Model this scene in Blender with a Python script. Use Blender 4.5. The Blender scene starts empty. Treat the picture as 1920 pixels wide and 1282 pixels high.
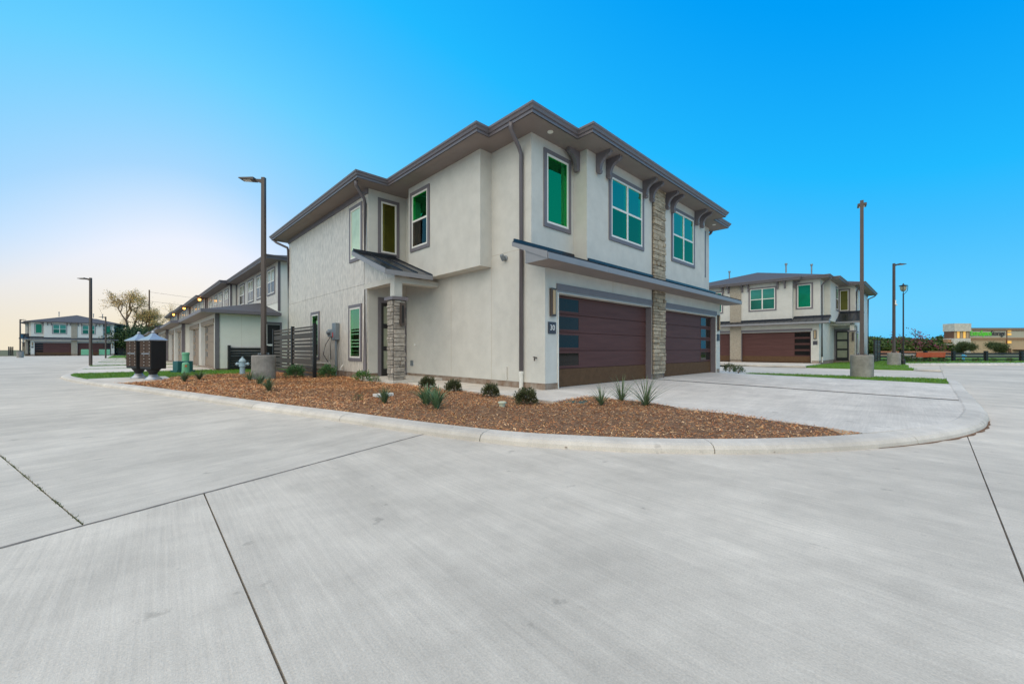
import bpy, bmesh, math, random
from mathutils import Vector, Matrix
R=math.radians
scene=bpy.context.scene
COL=scene.collection
random.seed(7)

# ------------------------------------------------------------------ camera
TH=math.atan2(790,758)
cam_d=bpy.data.cameras.new('camera'); cam=bpy.data.objects.new('camera',cam_d); COL.objects.link(cam)
cam.location=(-7.37,-6.52,1.17)
cam.rotation_euler=(R(90),0,TH-R(90))
cam_d.sensor_width=36; cam_d.lens=36*758/1920
cam_d.shift_y=15/1920
cam_d.clip_start=.05; cam_d.clip_end=6000
scene.camera=cam
# ------------------------------------------------------------------ sky
SUN_EL=9; SUN_AZ=5            # azimuth measured from +Y towards +X
w=bpy.data.worlds.new('World'); scene.world=w; w.use_nodes=True
nt=w.node_tree; nt.nodes.clear()
out=nt.nodes.new('ShaderNodeOutputWorld'); bg=nt.nodes.new('ShaderNodeBackground')
sky=nt.nodes.new('ShaderNodeTexSky'); sky.sky_type='NISHITA'; sky.sun_disc=False
sky.sun_elevation=R(SUN_EL); sky.sun_rotation=R(SUN_AZ); sky.altitude=100
sky.air_density=1.0; sky.dust_density=.5; sky.ozone_density=4.0
# the photograph is an exposure blend: its sky is this Nishita sky with compressed brightness, graded from deep blue to white
def lin(c): c/=255; return c/12.92 if c<.04045 else ((c+.055)/1.055)**2.4
NN=nt.nodes; LL=nt.links
gam=NN.new('ShaderNodeGamma'); gam.inputs[1].default_value=.25; LL.new(sky.outputs[0],gam.inputs[0])
bw=NN.new('ShaderNodeRGBToBW'); LL.new(gam.outputs[0],bw.inputs[0])
mr=NN.new('ShaderNodeMapRange'); mr.inputs['From Min'].default_value=.9; mr.inputs['From Max'].default_value=2.3; LL.new(bw.outputs[0],mr.inputs[0])
cr=NN.new('ShaderNodeValToRGB'); er=cr.color_ramp; er.interpolation='B_SPLINE' if False else 'EASE'
stops=[(.93,(0,158,247)),(1.04,(34,186,255)),(1.10,(66,191,255)),(1.22,(104,207,255)),(1.49,(168,217,255)),(1.77,(236,242,255)),(2.0,(252,250,250)),(2.25,(255,246,228))]
er.interpolation='LINEAR'
while len(er.elements)<len(stops): er.elements.new(.5)
for el_,(v_,c_) in zip(er.elements,stops):
    el_.position=(v_-.9)/1.4; el_.color=(lin(c_[0]),lin(c_[1]),lin(c_[2]),1)
LL.new(mr.outputs[0],cr.inputs[0])
# dusty band low over the sunset side
tc=NN.new('ShaderNodeTexCoord'); sx=NN.new('ShaderNodeSeparateXYZ'); LL.new(tc.outputs['Generated'],sx.inputs[0])
lo=NN.new('ShaderNodeMapRange'); lo.interpolation_type='SMOOTHSTEP'; lo.inputs['From Min'].default_value=.2; lo.inputs['From Max'].default_value=0; lo.inputs['To Min'].default_value=0; lo.inputs['To Max'].default_value=.6; LL.new(sx.outputs['Z'],lo.inputs[0])
gl=NN.new('ShaderNodeMapRange'); gl.interpolation_type='SMOOTHSTEP'; gl.inputs['From Min'].default_value=1.3; gl.inputs['From Max'].default_value=1.8; LL.new(bw.outputs[0],gl.inputs[0])
fm=NN.new('ShaderNodeMath'); fm.operation='MULTIPLY'; LL.new(lo.outputs[0],fm.inputs[0]); LL.new(gl.outputs[0],fm.inputs[1])
mx=NN.new('ShaderNodeMix'); mx.data_type='RGBA'; LL.new(fm.outputs[0],mx.inputs[0]); LL.new(cr.outputs[0],mx.inputs[6]); mx.inputs[7].default_value=(lin(236),lin(218),lin(172),1)
LL.new(mx.outputs[2],bg.inputs[0])
bg.inputs[1].default_value=1.0
LL.new(bg.outputs[0],out.inputs[0])
# ------------------------------------------------------------------ soft warm fill, added from behind the camera
sl=bpy.data.lights.new('sun','SUN'); sl.energy=3.6; sl.angle=R(100); sl.color=(1,.76,.42)
so=bpy.data.objects.new('sun',sl); COL.objects.link(so)
e,a=R(SUN_EL+45),R(SUN_AZ-112)  # added fill: raised and turned away from the sky glow to warm the walls
sd=Vector((math.sin(a)*math.cos(e),math.cos(a)*math.cos(e),math.sin(e)))
so.rotation_euler=(-sd).to_track_quat('-Z','Y').to_euler(); so.location=(-10,60,30)
scene.view_settings.view_transform='Standard'; scene.view_settings.look='None'
scene.view_settings.gamma=1; scene.view_settings.exposure=0

# ------------------------------------------------------------------ helpers
def tag(o,label=None,cat=None,group=None,kind=None):
    if label: o['label']=label
    if cat: o['category']=cat
    if group: o['group']=group
    if kind: o['kind']=kind
    return o
def empty(name,loc=(0,0,0),rz=0):
    o=bpy.data.objects.new(name,None); COL.objects.link(o); o.location=loc; o.rotation_euler=(0,0,rz)
    o.empty_display_size=.2
    return o
class MB:
    def __init__(s): s.v=[]; s.f=[]
    def add(s,vs,fs):
        n=len(s.v); s.v+=[tuple(p) for p in vs]; s.f+=[tuple(i+n for i in f) for f in fs]; return s
    def box(s,x0,x1,y0,y1,z0,z1):
        if x0>x1:x0,x1=x1,x0
        if y0>y1:y0,y1=y1,y0
        return s.add([(x0,y0,z0),(x1,y0,z0),(x1,y1,z0),(x0,y1,z0),(x0,y0,z1),(x1,y0,z1),(x1,y1,z1),(x0,y1,z1)],
          [(0,3,2,1),(4,5,6,7),(0,1,5,4),(1,2,6,5),(2,3,7,6),(3,0,4,7)])
    def obox(s,O,U,N,u0,u1,n0,n1,z0,z1):
        O,U,N=Vector(O),Vector(U),Vector(N); Z=Vector((0,0,1))
        P=lambda u,n,z:O+U*u+N*n+Z*z
        vs=[P(u0,n0,z0),P(u1,n0,z0),P(u1,n1,z0),P(u0,n1,z0),P(u0,n0,z1),P(u1,n0,z1),P(u1,n1,z1),P(u0,n1,z1)]
        fs=[(0,3,2,1),(4,5,6,7),(0,1,5,4),(1,2,6,5),(2,3,7,6),(3,0,4,7)]
        if U.cross(N).z<0: fs=[f[::-1] for f in fs]
        return s.add(vs,fs)
    def prism(s,poly,ext):
        """extrude a 3d polygon by vector ext"""
        n=len(poly); ext=Vector(ext); a=[Vector(p) for p in poly]; b=[p+ext for p in a]
        return s.add(a+b,[tuple(range(n))[::-1],tuple(range(n,2*n))]+[(i,(i+1)%n,n+(i+1)%n,n+i) for i in range(n)])
    def tube(s,pts,r,n=8,cap=True,r1=None):
        pts=[Vector(p) for p in pts]; m=len(pts); rings=[]
        for i,p in enumerate(pts):
            d=(pts[min(i+1,m-1)]-pts[max(i-1,0)]).normalized()
            q=d.to_track_quat('Z','Y'); rr=r if r1 is None else r+(r1-r)*i/(m-1)
            rings.append([p+q@Vector((rr*math.cos(2*math.pi*k/n),rr*math.sin(2*math.pi*k/n),0)) for k in range(n)])
        base=len(s.v)
        for g in rings: s.v+=[tuple(p) for p in g]
        for i in range(m-1):
            for k in range(n):
                a=base+i*n+k;b=base+i*n+(k+1)%n
                s.f.append((a,b,b+n,a+n))
        if cap:
            s.f.append(tuple(base+k for k in range(n))[::-1]); s.f.append(tuple(base+(m-1)*n+k for k in range(n)))
        return s
    def lathe(s,prof,c=(0,0,0),n=20,flat=0):
        base=len(s.v); m=len(prof)
        for r,z in prof:
            for k in range(n):
                t=2*math.pi*(k+flat)/n; s.v.append((c[0]+r*math.cos(t),c[1]+r*math.sin(t),c[2]+z))
        for i in range(m-1):
            for k in range(n):
                a=base+i*n+k;b=base+i*n+(k+1)%n; s.f.append((a,b,b+n,a+n))
        s.f.append(tuple(base+k for k in range(n))[::-1]); s.f.append(tuple(base+(m-1)*n+k for k in range(n)))
        return s
    def mesh(s,name,mat,smooth=False):
        me=bpy.data.meshes.new(name); me.from_pydata(s.v,[],s.f); me.materials.append(mat)
        if smooth:
            for p in me.polygons: p.use_smooth=True
        return me
    def build(s,name,mat,parent=None,smooth=False,bevel=0,seg=1):
        o=bpy.data.objects.new(name,s.mesh(name,mat,smooth)); COL.objects.link(o)
        if parent: o.parent=parent
        if bevel:
            m=o.modifiers.new('bevel','BEVEL'); m.width=bevel; m.segments=seg; m.limit_method='ANGLE'
        return o
def copy_tree(o,parent=None):
    c=o.copy(); COL.objects.link(c); c.parent=parent
    for ch in o.children: copy_tree(ch,c)
    return c
def text_mesh(txt,size,mat,name,parent,depth=.01,bold=0,sx=1):
    cu=bpy.data.curves.new(name,'FONT'); cu.body=txt; cu.size=size; cu.extrude=depth; cu.offset=bold
    cu.align_x='CENTER'; cu.align_y='CENTER'
    t=bpy.data.objects.new(name,cu); COL.objects.link(t)
    dg=bpy.context.evaluated_depsgraph_get(); me=bpy.data.meshes.new_from_object(t.evaluated_get(dg))
    bpy.data.objects.remove(t); me.materials.clear(); me.materials.append(mat)
    for v in me.vertices: v.co.x*=sx
    o=bpy.data.objects.new(name,me); COL.objects.link(o); o.parent=parent
    return o
# ------------------------------------------------------------------ materials
def pm(name,col,rough=.7,var=.12,scale=3,bump=0,bscale=60,metal=0,spec=.5,col2=None,stretch=None,rnd=0,coat=0,bdist=.01,detail=6):
    m=bpy.data.materials.new(name); m.use_nodes=True; t=m.node_tree; N=t.nodes; L=t.links
    b=N['Principled BSDF']; b.inputs['Roughness'].default_value=rough; b.inputs['Metallic'].default_value=metal
    b.inputs['Specular IOR Level'].default_value=spec; b.inputs['Coat Weight'].default_value=coat
    g=N.new('ShaderNodeNewGeometry'); vec=g.outputs['Position']
    if stretch:
        mp=N.new('ShaderNodeMapping'); mp.inputs['Scale'].default_value=stretch; L.new(vec,mp.inputs[0]); vec=mp.outputs[0]
    n=N.new('ShaderNodeTexNoise'); n.inputs['Scale'].default_value=scale; n.inputs['Detail'].default_value=detail
    n.inputs['Roughness'].default_value=.65; L.new(vec,n.inputs['Vector'])
    r=N.new('ShaderNodeValToRGB'); c1=[x*(1-var) for x in col]; c2=col2 or [min(1,x*(1+var)) for x in col]
    r.color_ramp.elements[0].position=.3; r.color_ramp.elements[1].position=.7
    r.color_ramp.elements[0].color=(*c1,1); r.color_ramp.elements[1].color=(*c2,1)
    L.new(n.outputs[0],r.inputs[0]); cur=r.outputs[0]
    if rnd:
        oi=N.new('ShaderNodeObjectInfo'); mr=N.new('ShaderNodeMapRange')
        mr.inputs['To Min'].default_value=1-rnd; mr.inputs['To Max'].default_value=1+rnd
        L.new(oi.outputs['Random'],mr.inputs[0]); mx=N.new('ShaderNodeVectorMath'); mx.operation='SCALE'
        L.new(cur,mx.inputs[0]); L.new(mr.outputs[0],mx.inputs['Scale']); cur=mx.outputs[0]
    L.new(cur,b.inputs['Base Color'])
    if bump:
        n2=N.new('ShaderNodeTexNoise'); n2.inputs['Scale'].default_value=bscale; n2.inputs['Detail'].default_value=5
        L.new(vec,n2.inputs['Vector']); bp=N.new('ShaderNodeBump'); bp.inputs['Strength'].default_value=bump
        bp.inputs['Distance'].default_value=bdist; L.new(n2.outputs[0],bp.inputs['Height']); L.new(bp.outputs[0],b.inputs['Normal'])
    return m
def attr_mat(name,rough=.8,attr='col',trans=0):
    m=bpy.data.materials.new(name); m.use_nodes=True; t=m.node_tree
    a=t.nodes.new('ShaderNodeAttribute'); a.attribute_name=attr
    b=t.nodes['Principled BSDF']; b.inputs['Roughness'].default_value=rough; b.inputs['Specular IOR Level'].default_value=.25
    t.links.new(a.outputs[0],b.inputs['Base Color'])
    return m
def emis(name,col,st):
    m=bpy.data.materials.new(name); m.use_nodes=True; b=m.node_tree.nodes['Principled BSDF']
    b.inputs['Base Color'].default_value=(*col,1); b.inputs['Emission Color'].default_value=(*col,1); b.inputs['Emission Strength'].default_value=st
    return m
def concrete_mat(name,base,lines_dir=(1,0,0),broom=1.0):
    """broom-finished concrete: blotches, fine streaks, pores"""
    m=bpy.data.materials.new(name); m.use_nodes=True; t=m.node_tree; N=t.nodes; L=t.links
    b=N['Principled BSDF']; b.inputs['Roughness'].default_value=.85; b.inputs['Specular IOR Level'].default_value=.3
    g=N.new('ShaderNodeNewGeometry'); pos=g.outputs['Position']
    def noise(scale,det=6,rough=.6,vec=None):
        n=N.new('ShaderNodeTexNoise'); n.inputs['Scale'].default_value=scale; n.inputs['Detail'].default_value=det; n.inputs['Roughness'].default_value=rough
        L.new(vec or pos,n.inputs['Vector']); return n.outputs[0]
    def ramp(fac,p0,c0,p1,c1):
        r=N.new('ShaderNodeValToRGB'); r.color_ramp.elements[0].position=p0; r.color_ramp.elements[1].position=p1
        r.color_ramp.elements[0].color=(c0,c0,c0,1); r.color_ramp.elements[1].color=(c1,c1,c1,1); L.new(fac,r.inputs[0]); return r.outputs[0]
    def mul(a,bb):
        x=N.new('ShaderNodeMix'); x.data_type='RGBA'; x.blend_type='MULTIPLY'; x.inputs[0].default_value=1
        L.new(a,x.inputs[6]); L.new(bb,x.inputs[7]); return x.outputs[2]
    ang=math.atan2(lines_dir[1],lines_dir[0])
    def along(lx,ly):        # coordinates turned to the brushing direction, then stretched
        q=N.new('ShaderNodeMapping'); q.vector_type='TEXTURE'; q.inputs['Rotation'].default_value=(0,0,ang); q.inputs['Scale'].default_value=(lx,ly,1); L.new(pos,q.inputs[0]); return q.outputs[0]
    # faint turning marks of tyres: rings about a point in the junction
    sub=N.new('ShaderNodeVectorMath'); sub.operation='SUBTRACT'; sub.inputs[1].default_value=(-8.5,-10.5,0); L.new(pos,sub.inputs[0])
    ln=N.new('ShaderNodeVectorMath'); ln.operation='LENGTH'; L.new(sub.outputs[0],ln.inputs[0])
    cb=N.new('ShaderNodeCombineXYZ'); L.new(ln.outputs['Value'],cb.inputs[0])
    big=ramp(noise(.28,6,.65),.3,.80,.7,1.10); mid=ramp(noise(1.6,9,.75),.3,.84,.72,1.10)
    streak=ramp(noise(1,6,.65,along(2.2,.4)),.33,.90,.68,1.06); rings=ramp(noise(2.4,4,.7,cb.outputs[0]),.36,.955,.62,1.02)
    fine=ramp(noise(1,4,.65,along(.9,.022)),.3,1-.10*broom,.7,1+.05*broom); grit=ramp(noise(110,3,.7),.3,.82,.7,1.08)
    spots=ramp(noise(4.2,5,.62),.29,.76,.35,1)
    rgb=N.new('ShaderNodeRGB'); rgb.outputs[0].default_value=(*base,1)
    c=rgb.outputs[0]
    for k in (big,mid,streak,fine,grit,spots,rings): c=mul(c,k)
    # slab to slab tone
    oi=N.new('ShaderNodeObjectInfo'); mr=N.new('ShaderNodeMapRange'); mr.inputs['To Min'].default_value=.93; mr.inputs['To Max'].default_value=1.04
    L.new(oi.outputs['Random'],mr.inputs[0]); sc=N.new('ShaderNodeVectorMath'); sc.operation='SCALE'; L.new(c,sc.inputs[0]); L.new(mr.outputs[0],sc.inputs['Scale'])
    L.new(sc.outputs[0],b.inputs['Base Color'])
    bp=N.new('ShaderNodeBump'); bp.inputs['Strength'].default_value=.6; bp.inputs['Distance'].default_value=.006
    ad=N.new('ShaderNodeMath'); L.new(fine,ad.inputs[0]); L.new(grit,ad.inputs[1]); L.new(ad.outputs[0],bp.inputs['Height'])
    L.new(bp.outputs[0],b.inputs['Normal'])
    return m
def glass_mat(name,col,rough=.03,ior=1.42,var=.25):
    m=pm(name,col,rough,var=var,scale=.7,spec=.8,coat=.0); b=m.node_tree.nodes['Principled BSDF']; b.inputs['IOR'].default_value=ior; b.inputs['Specular IOR Level'].default_value=.5
    return m
M={}
WARM=1
M['stucco']=pm('stucco',(.58,.56,.505),.9,var=.075,scale=2.2,bump=.4,bscale=130,bdist=.006,spec=.2)
M['stucco_white']=pm('stucco_white',(.70,.67,.60),.9,var=.05,scale=1.5,bump=.2,bscale=200,bdist=.006,spec=.2)
M['joint']=pm('joint',(.50,.44,.36),.9,var=.05)
M['trim']=pm('trim',(.165,.145,.155),.55,var=.08,scale=4)
M['soffit']=pm('soffit',(.255,.215,.20),.7,var=.07,scale=2,bump=.1,bscale=30,stretch=(1,1,1))
M['gutter']=pm('gutter',(.15,.132,.142),.45,var=.06,spec=.6)
M['frame']=pm('frame',(.74,.71,.64),.45,var=.03)
M['glass_green']=glass_mat('glass_green',(.004,.19,.10),ior=1.4)
M['glass_teal']=glass_mat('glass_teal',(.05,.23,.18),ior=1.4)
M['glass_screen']=glass_mat('glass_screen',(.014,.13,.095),rough=.25,ior=1.3)
M['glass_olive']=glass_mat('glass_olive',(.11,.11,.02),ior=1.35)
M['glass_dark']=glass_mat('glass_dark',(.016,.013,.011),ior=1.33)
M['glass_side']=glass_mat('glass_side',(.012,.16,.075),ior=1.55)
def clear_glass(name,tint,refl,ior=1.5,base=.3):
    m=bpy.data.materials.new(name); m.use_nodes=True; t=m.node_tree; N=t.nodes; L=t.links; N.remove(N['Principled BSDF'])
    tr=N.new('ShaderNodeBsdfTransparent'); tr.inputs[0].default_value=(*tint,1); gl=N.new('ShaderNodeBsdfGlossy'); gl.inputs['Roughness'].default_value=.01
    gl.inputs['Color'].default_value=(*refl,1)
    fr=N.new('ShaderNodeFresnel'); fr.inputs[0].default_value=ior
    fa=N.new('ShaderNodeMapRange'); fa.inputs['To Min'].default_value=base; L.new(fr.outputs[0],fa.inputs[0])
    bn=N.new('ShaderNodeTexNoise'); bn.inputs['Scale'].default_value=1.1; bp=N.new('ShaderNodeBump'); bp.inputs['Strength'].default_value=.03; bp.inputs['Distance'].default_value=.05
    L.new(bn.outputs[0],bp.inputs['Height']); L.new(bp.outputs[0],gl.inputs['Normal'])
    mx=N.new('ShaderNodeMixShader'); L.new(fa.outputs[0],mx.inputs[0]); L.new(tr.outputs[0],mx.inputs[1]); L.new(gl.outputs[0],mx.inputs[2]); L.new(mx.outputs[0],N['Material Output'].inputs[0])
    return m
# coated, green tinted glazing: the coating mirrors part of the light in its own tint
CLEAR={'glass_green':clear_glass('clear_green',(.30,.95,.78),(.08,.95,.32),base=.29),'glass_teal':clear_glass('clear_teal',(.45,.95,.82),(.6,.98,.66),base=.25),'glass_screen':clear_glass('clear_screen',(.25,.7,.6),(.25,.8,.42),base=.2),'glass_side':clear_glass('clear_side',(.3,.88,.68),(.55,1,.55),1.8,.22),'glass_olive':clear_glass('clear_olive',(.85,.80,.4),(.75,.8,.35),base=.11),'glass_dark':clear_glass('clear_dark',(.55,.5,.5),(.6,.55,.5),base=.06)}
M['glass_sky']=glass_mat('glass_sky',(.50,.60,.40),ior=1.5)  # opaque pane, the sky's reflection painted in as a pale base colour
M['glass_pale']=glass_mat('glass_pale',(.30,.31,.22),rough=.15)
M['door_maroon']=pm('door_maroon',(.10,.045,.040),.6,var=.16,scale=1.3,bump=.12,bscale=18,stretch=(.5,.5,6),spec=.2)
M['door_dirty']=pm('door_dirty',(.12,.07,.04),.85,var=.15,scale=6,spec=.1)
M['door_tan']=pm('door_tan',(.26,.19,.13),.6,var=.08,scale=2)
M['awning']=pm('awning',(.018,.022,.032),.28,var=.1,metal=.3,spec=.7)
M['fascia']=pm('fascia',(.24,.24,.25),.5,var=.06)
M['stone']=pm('stone',(.36,.32,.27),.9,var=.3,scale=9,bump=.8,bscale=26,bdist=.03,rnd=.28,spec=.2)
M['stone_brown']=pm('stone_brown',(.37,.30,.215),.9,var=.28,scale=9,bump=.8,bscale=26,bdist=.03,rnd=.28,spec=.2)
M['mortar']=pm('mortar',(.12,.105,.09),.95,var=.2,scale=20)
M['stone_far']=pm('stone_far',(.36,.31,.24),.9,var=.35,scale=7,stretch=(1.2,1.2,4),bump=.6,bscale=8,bdist=.03)
M['foundation']=pm('foundation',(.27,.155,.085),.9,var=.3,scale=3.5,col2=(.36,.31,.26),bump=.3,bscale=40)
M['siding']=pm('siding',(.58,.53,.46),.40,var=.24,scale=13,stretch=(1,1,.3),detail=3,bump=.9,bscale=16,bdist=.012,spec=.5)
M['siding_smooth']=pm('siding_smooth',(.80,.78,.70),.7,var=.04,scale=2,bump=.1,bscale=60)
M['shingle']=pm('shingle',(.075,.075,.085),.9,var=.28,scale=14,stretch=(1,1,3),bump=.5,bscale=30)
M['roof_flash']=pm('roof_flash',(.3,.3,.31),.4,metal=.6)
M['black_metal']=pm('black_metal',(.012,.011,.011),.45,var=.1)
M['fence_wood']=pm('fence_wood',(.065,.05,.036),.6,var=.25,scale=4,stretch=(1,1,8),rnd=.2)
M['door_black']=pm('door_black',(.012,.011,.011),.35)
M['white']=pm('white',(.75,.73,.68),.5,var=.04)
M['plaque']=pm('plaque',(.045,.045,.055),.5)
M['bronze']=pm('bronze',(.075,.055,.045),.45,var=.12,spec=.5)
M['grey_metal']=pm('grey_metal',(.22,.25,.27),.45,metal=.3)
M['red']=pm('red',(.45,.03,.03),.5)
M['base_concrete']=pm('base_concrete',(.26,.245,.22),.9,var=.32,scale=3.2,bump=.4,bscale=35)
M['concrete']=concrete_mat('concrete',(.665,.60,.50),(.96,.29))
M['concrete_b']=concrete_mat('concrete_b',(.685,.615,.51),(.05,1))
M['concrete_light']=concrete_mat('concrete_light',(.74,.68,.59),(1,.05))
M['kerb']=concrete_mat('kerb',(.67,.615,.53),(.7,.7),broom=0)
M['joint_dark']=pm('joint_dark',(.19,.17,.145),.95,var=.3,scale=8)
M['gravel']=pm('gravel',(.11,.10,.085),.95,var=.5,scale=45,bump=1,bscale=60,bdist=.02)
M['soil']=pm('soil',(.20,.095,.045),.95,var=.4,scale=8,bump=1,bscale=40,bdist=.03,col2=(.27,.16,.085))
M['lawn']=pm('lawn',(.085,.19,.022),.95,var=.3,scale=3,bump=.6,bscale=90,bdist=.02)
M['field']=pm('field',(.085,.10,.03),.95,var=.3,scale=.12,col2=(.16,.145,.06))
M['mulch']=attr_mat('mulch_chip',1.0); M['mulch'].node_tree.nodes['Principled BSDF'].inputs['Specular IOR Level'].default_value=.05
M['leaf']=attr_mat('leaf',.6)
M['bark']=pm('bark',(.17,.115,.075),.9,var=.3,scale=6)
M['wood_pole']=pm('wood_pole',(.16,.08,.04),.85,var=.2,scale=5,stretch=(1,1,.1))
M['hydrant']=pm('hydrant',(.34,.47,.52),.4,var=.1,scale=8)
M['hydrant_blue']=pm('hydrant_blue',(.10,.42,.62),.4,var=.05)
M['mailbox']=pm('mailbox',(.006,.005,.005),.6,var=.15)
M['mailbox_door']=pm('mailbox_door',(.075,.048,.034),.75,var=.12,scale=9,spec=.15)
M['mailbox_roof']=pm('mailbox_roof',(.42,.44,.46),.35,metal=.5,var=.1)
M['green_box']=pm('green_box',(.16,.42,.24),.5,var=.08)
M['teal_box']=pm('teal_box',(.015,.095,.095),.5,var=.08)
M['orange']=pm('orange',(.50,.085,.02),.55,var=.15,scale=6,stretch=(1,1,6))
M['tan']=pm('tan',(.47,.35,.21),.85,var=.05,scale=.3)
M['tan_light']=pm('tan_light',(.45,.42,.32),.85,var=.04,scale=.3)
M['tan_band']=pm('tan_band',(.38,.22,.12),.85,var=.05)
M['brown_line']=pm('brown_line',(.16,.08,.045),.8)
M['white_stone']=pm('white_stone',(.60,.57,.48),.9,var=.18,scale=1.6,bump=.5,bscale=2,bdist=.2)
M['sign_green']=emis('sign_green',(.08,.55,.02),.25)
M['sign_dark']=pm('sign_dark',(.05,.05,.05),.5)
M['lit_window']=emis('lit_window',(.85,.48,.10),.5)
M['lamp_glow']=emis('lamp_glow',(1,.42,.06),9)
M['downlight']=pm('downlight',(.8,.78,.72),.4)
M['red_soil']=pm('red_soil',(.33,.15,.085),.95,var=.2,scale=.4)
M['hill']=pm('hill',(.10,.12,.13),.95,var=.2,scale=.02)
M['pvc']=pm('pvc',(.68,.66,.60),.4)
M['orange_paint']=pm('orange_paint',(.55,.16,.06),.6)
M['picnic']=pm('picnic',(.48,.48,.44),.7)
M['cap_green']=pm('cap_green',(.50,.52,.38),.6)
M['wire']=pm('wire',(.02,.02,.02),.6)

# ------------------------------------------------------------------ 2d helpers
def clip(poly,p,d,side):
    """keep the part of poly where side*cross(d,q-p)>=0"""
    out=[]; f=lambda q: side*(d[0]*(q[1]-p[1])-d[1]*(q[0]-p[0]))
    for i in range(len(poly)):
        a,b=poly[i],poly[(i+1)%len(poly)]; fa,fb=f(a),f(b)
        if fa>=0: out.append(a)
        if (fa>0 and fb<0) or (fa<0 and fb>0):
            t=fa/(fa-fb); out.append((a[0]+t*(b[0]-a[0]),a[1]+t*(b[1]-a[1])))
    return out
def area(p): return .5*sum(p[i][0]*p[(i+1)%len(p)][1]-p[(i+1)%len(p)][0]*p[i][1] for i in range(len(p)))
def split(polys,p,d):
    r=[]
    for q in polys:
        for s in (1,-1):
            c=clip(q,p,d,s)
            if len(c)>2 and abs(area(c))>.02: r.append(c)
    return r
def inset(poly,g):
    """shrink a convex ccw polygon by g"""
    if area(poly)<0: poly=poly[::-1]
    for i in range(len(poly)):
        a,b=poly[i],poly[(i+1)%len(poly)]
    res=poly
    for i in range(len(poly)):
        a,b=poly[i],poly[(i+1)%len(poly)]; dx,dy=b[0]-a[0],b[1]-a[1]; l=math.hypot(dx,dy)
        if l<1e-6: continue
        res=clip(res,(a[0]-dy/l*g,a[1]+dx/l*g),(dx,dy),1)
        if len(res)<3: return []
    return res
def inside(poly,x,y):
    c=False; n=len(poly)
    for i in range(n):
        x1,y1=poly[i];x2,y2=poly[(i+1)%n]
        if (y1>y)!=(y2>y) and x<(x2-x1)*(y-y1)/(y2-y1)+x1: c=not c
    return c
def catmull(P,step=6):
    out=[]
    for i in range(len(P)-1):
        p0=P[max(i-1,0)];p1=P[i];p2=P[i+1];p3=P[min(i+2,len(P)-1)]
        for k in range(step):
            t=k/step
            out.append(tuple(.5*(2*p1[j]+(p2[j]-p0[j])*t+(2*p0[j]-5*p1[j]+4*p2[j]-p3[j])*t*t+(3*p1[j]-p0[j]-3*p2[j]+p3[j])*t**3) for j in (0,1)))
    out.append(P[-1]); return out

# ------------------------------------------------------------------ ground and road
def disc(name,mat,z,r,n=64):
    return MB().add([(r*math.cos(2*math.pi*k/n),r*math.sin(2*math.pi*k/n),z) for k in range(n)],[tuple(range(n))]).build(name,mat)
tag(disc('ground',M['field'],-.10,4000),kind='structure')
FL=(34.9,-5.4); FD=(7.8,-6.0)                 # far edge of the paving on the right
road=MB().add([(-60,-60,-.02),(60,-60,-.02),(60,130,-.02),(-60,130,-.02)],[(0,1,2,3)])
rb=clip([(-40,-45),(75,-45),(75,40),(-40,40)],FL,FD,-1)
rb=clip(rb,(0,40),(1,0),-1)
road=MB(); road.add([(x,y,-.02) for x,y in rb],[tuple(range(len(rb)))])
road.add([(-26,40,-.02),(-3,40,-.02),(-3,116,-.02),(-26,116,-.02)],[(0,1,2,3)])
road=tag(road.build('road',M['joint_dark']),kind='structure')
A0=(-4.45,-1.64); Ad=(3.45,1.06); Bd=(-.78,3.17)
north=clip([(-40,-12),(-3,-12),(-3,116),(-40,116)],A0,Ad,1)
north=[clip(north,(-26,0),(0,1),-1)]
north=split(north,(-7.57,-2.57),Bd)
north=split(north,(-14.6,-2.57),(-.3,3.2))
for k in range(1,20):
    s=5.2*k if k<10 else 46.8+9*(k-9)
    north=split(north,(A0[0],A0[1]+s),Ad if k<3 else (1,.12 if k<5 else 0))
south=clip([(-40,-45),(75,-45),(75,8),(-40,8)],A0,Ad,-1)
south=clip(south,FL,FD,-1)
south=split([south],(-6.9,-2.4),(-.06,-2.55))
tmp=[]
for q in south:
    cx=sum(p[0] for p in q)/len(q)
    if cx>-6.9:
        for r_ in split([q],(0,-6.84),(1,0)):
            cy=sum(p[1] for p in r_)/len(r_)
            if cy<-6.84: 
                rr=[r_]
                for X in (.7,6.5,12.5,18.5,24.5,30.5): rr=split(rr,(X,-7),(0,1))
                for Y in (-13,-20,-28): rr=split(rr,(0,Y),(1,0))
                tmp+=rr
            else:
                rr=[r_]
                for X in (14,19,24): rr=split(rr,(X,-7),(0,1))
                tmp+=rr
    else:
        rr=[q]
        for Y in (-9.5,-16,-24): rr=split(rr,(0,Y),(1,.3))
        for X in (-14,-22,-30): rr=split(rr,(X,0),(-.06,-2.55))
        tmp+=rr
alley=[[(13.5,8),(31,8),(31,40),(13.5,40)]]
for X in (19,24): alley=split(alley,(X,0),(0,1))
for Y in (14,20,27): alley=split(alley,(0,Y),(1,0))
for i,q in enumerate(north+tmp+alley):
    q=inset(q,.005)
    if len(q)<3: continue
    n=len(q); mb=MB(); top=[(x,y,0) for x,y in q]; bot=[(x,y,-.03) for x,y in q]
    mb.add(top+bot,[tuple(range(n))]+[(k,n+k,n+(k+1)%n,(k+1)%n) for k in range(n)])
    mb.build('slab',M['concrete'] if i<len(north) else M['concrete_b'],road)
jd=Vector((Ad[0],Ad[1],0)).normalized(); jn=Vector((-jd.y,jd.x,0)); j0=Vector((A0[0],A0[1],0)); V=[];F=[]; rj=random.Random(3)
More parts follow.
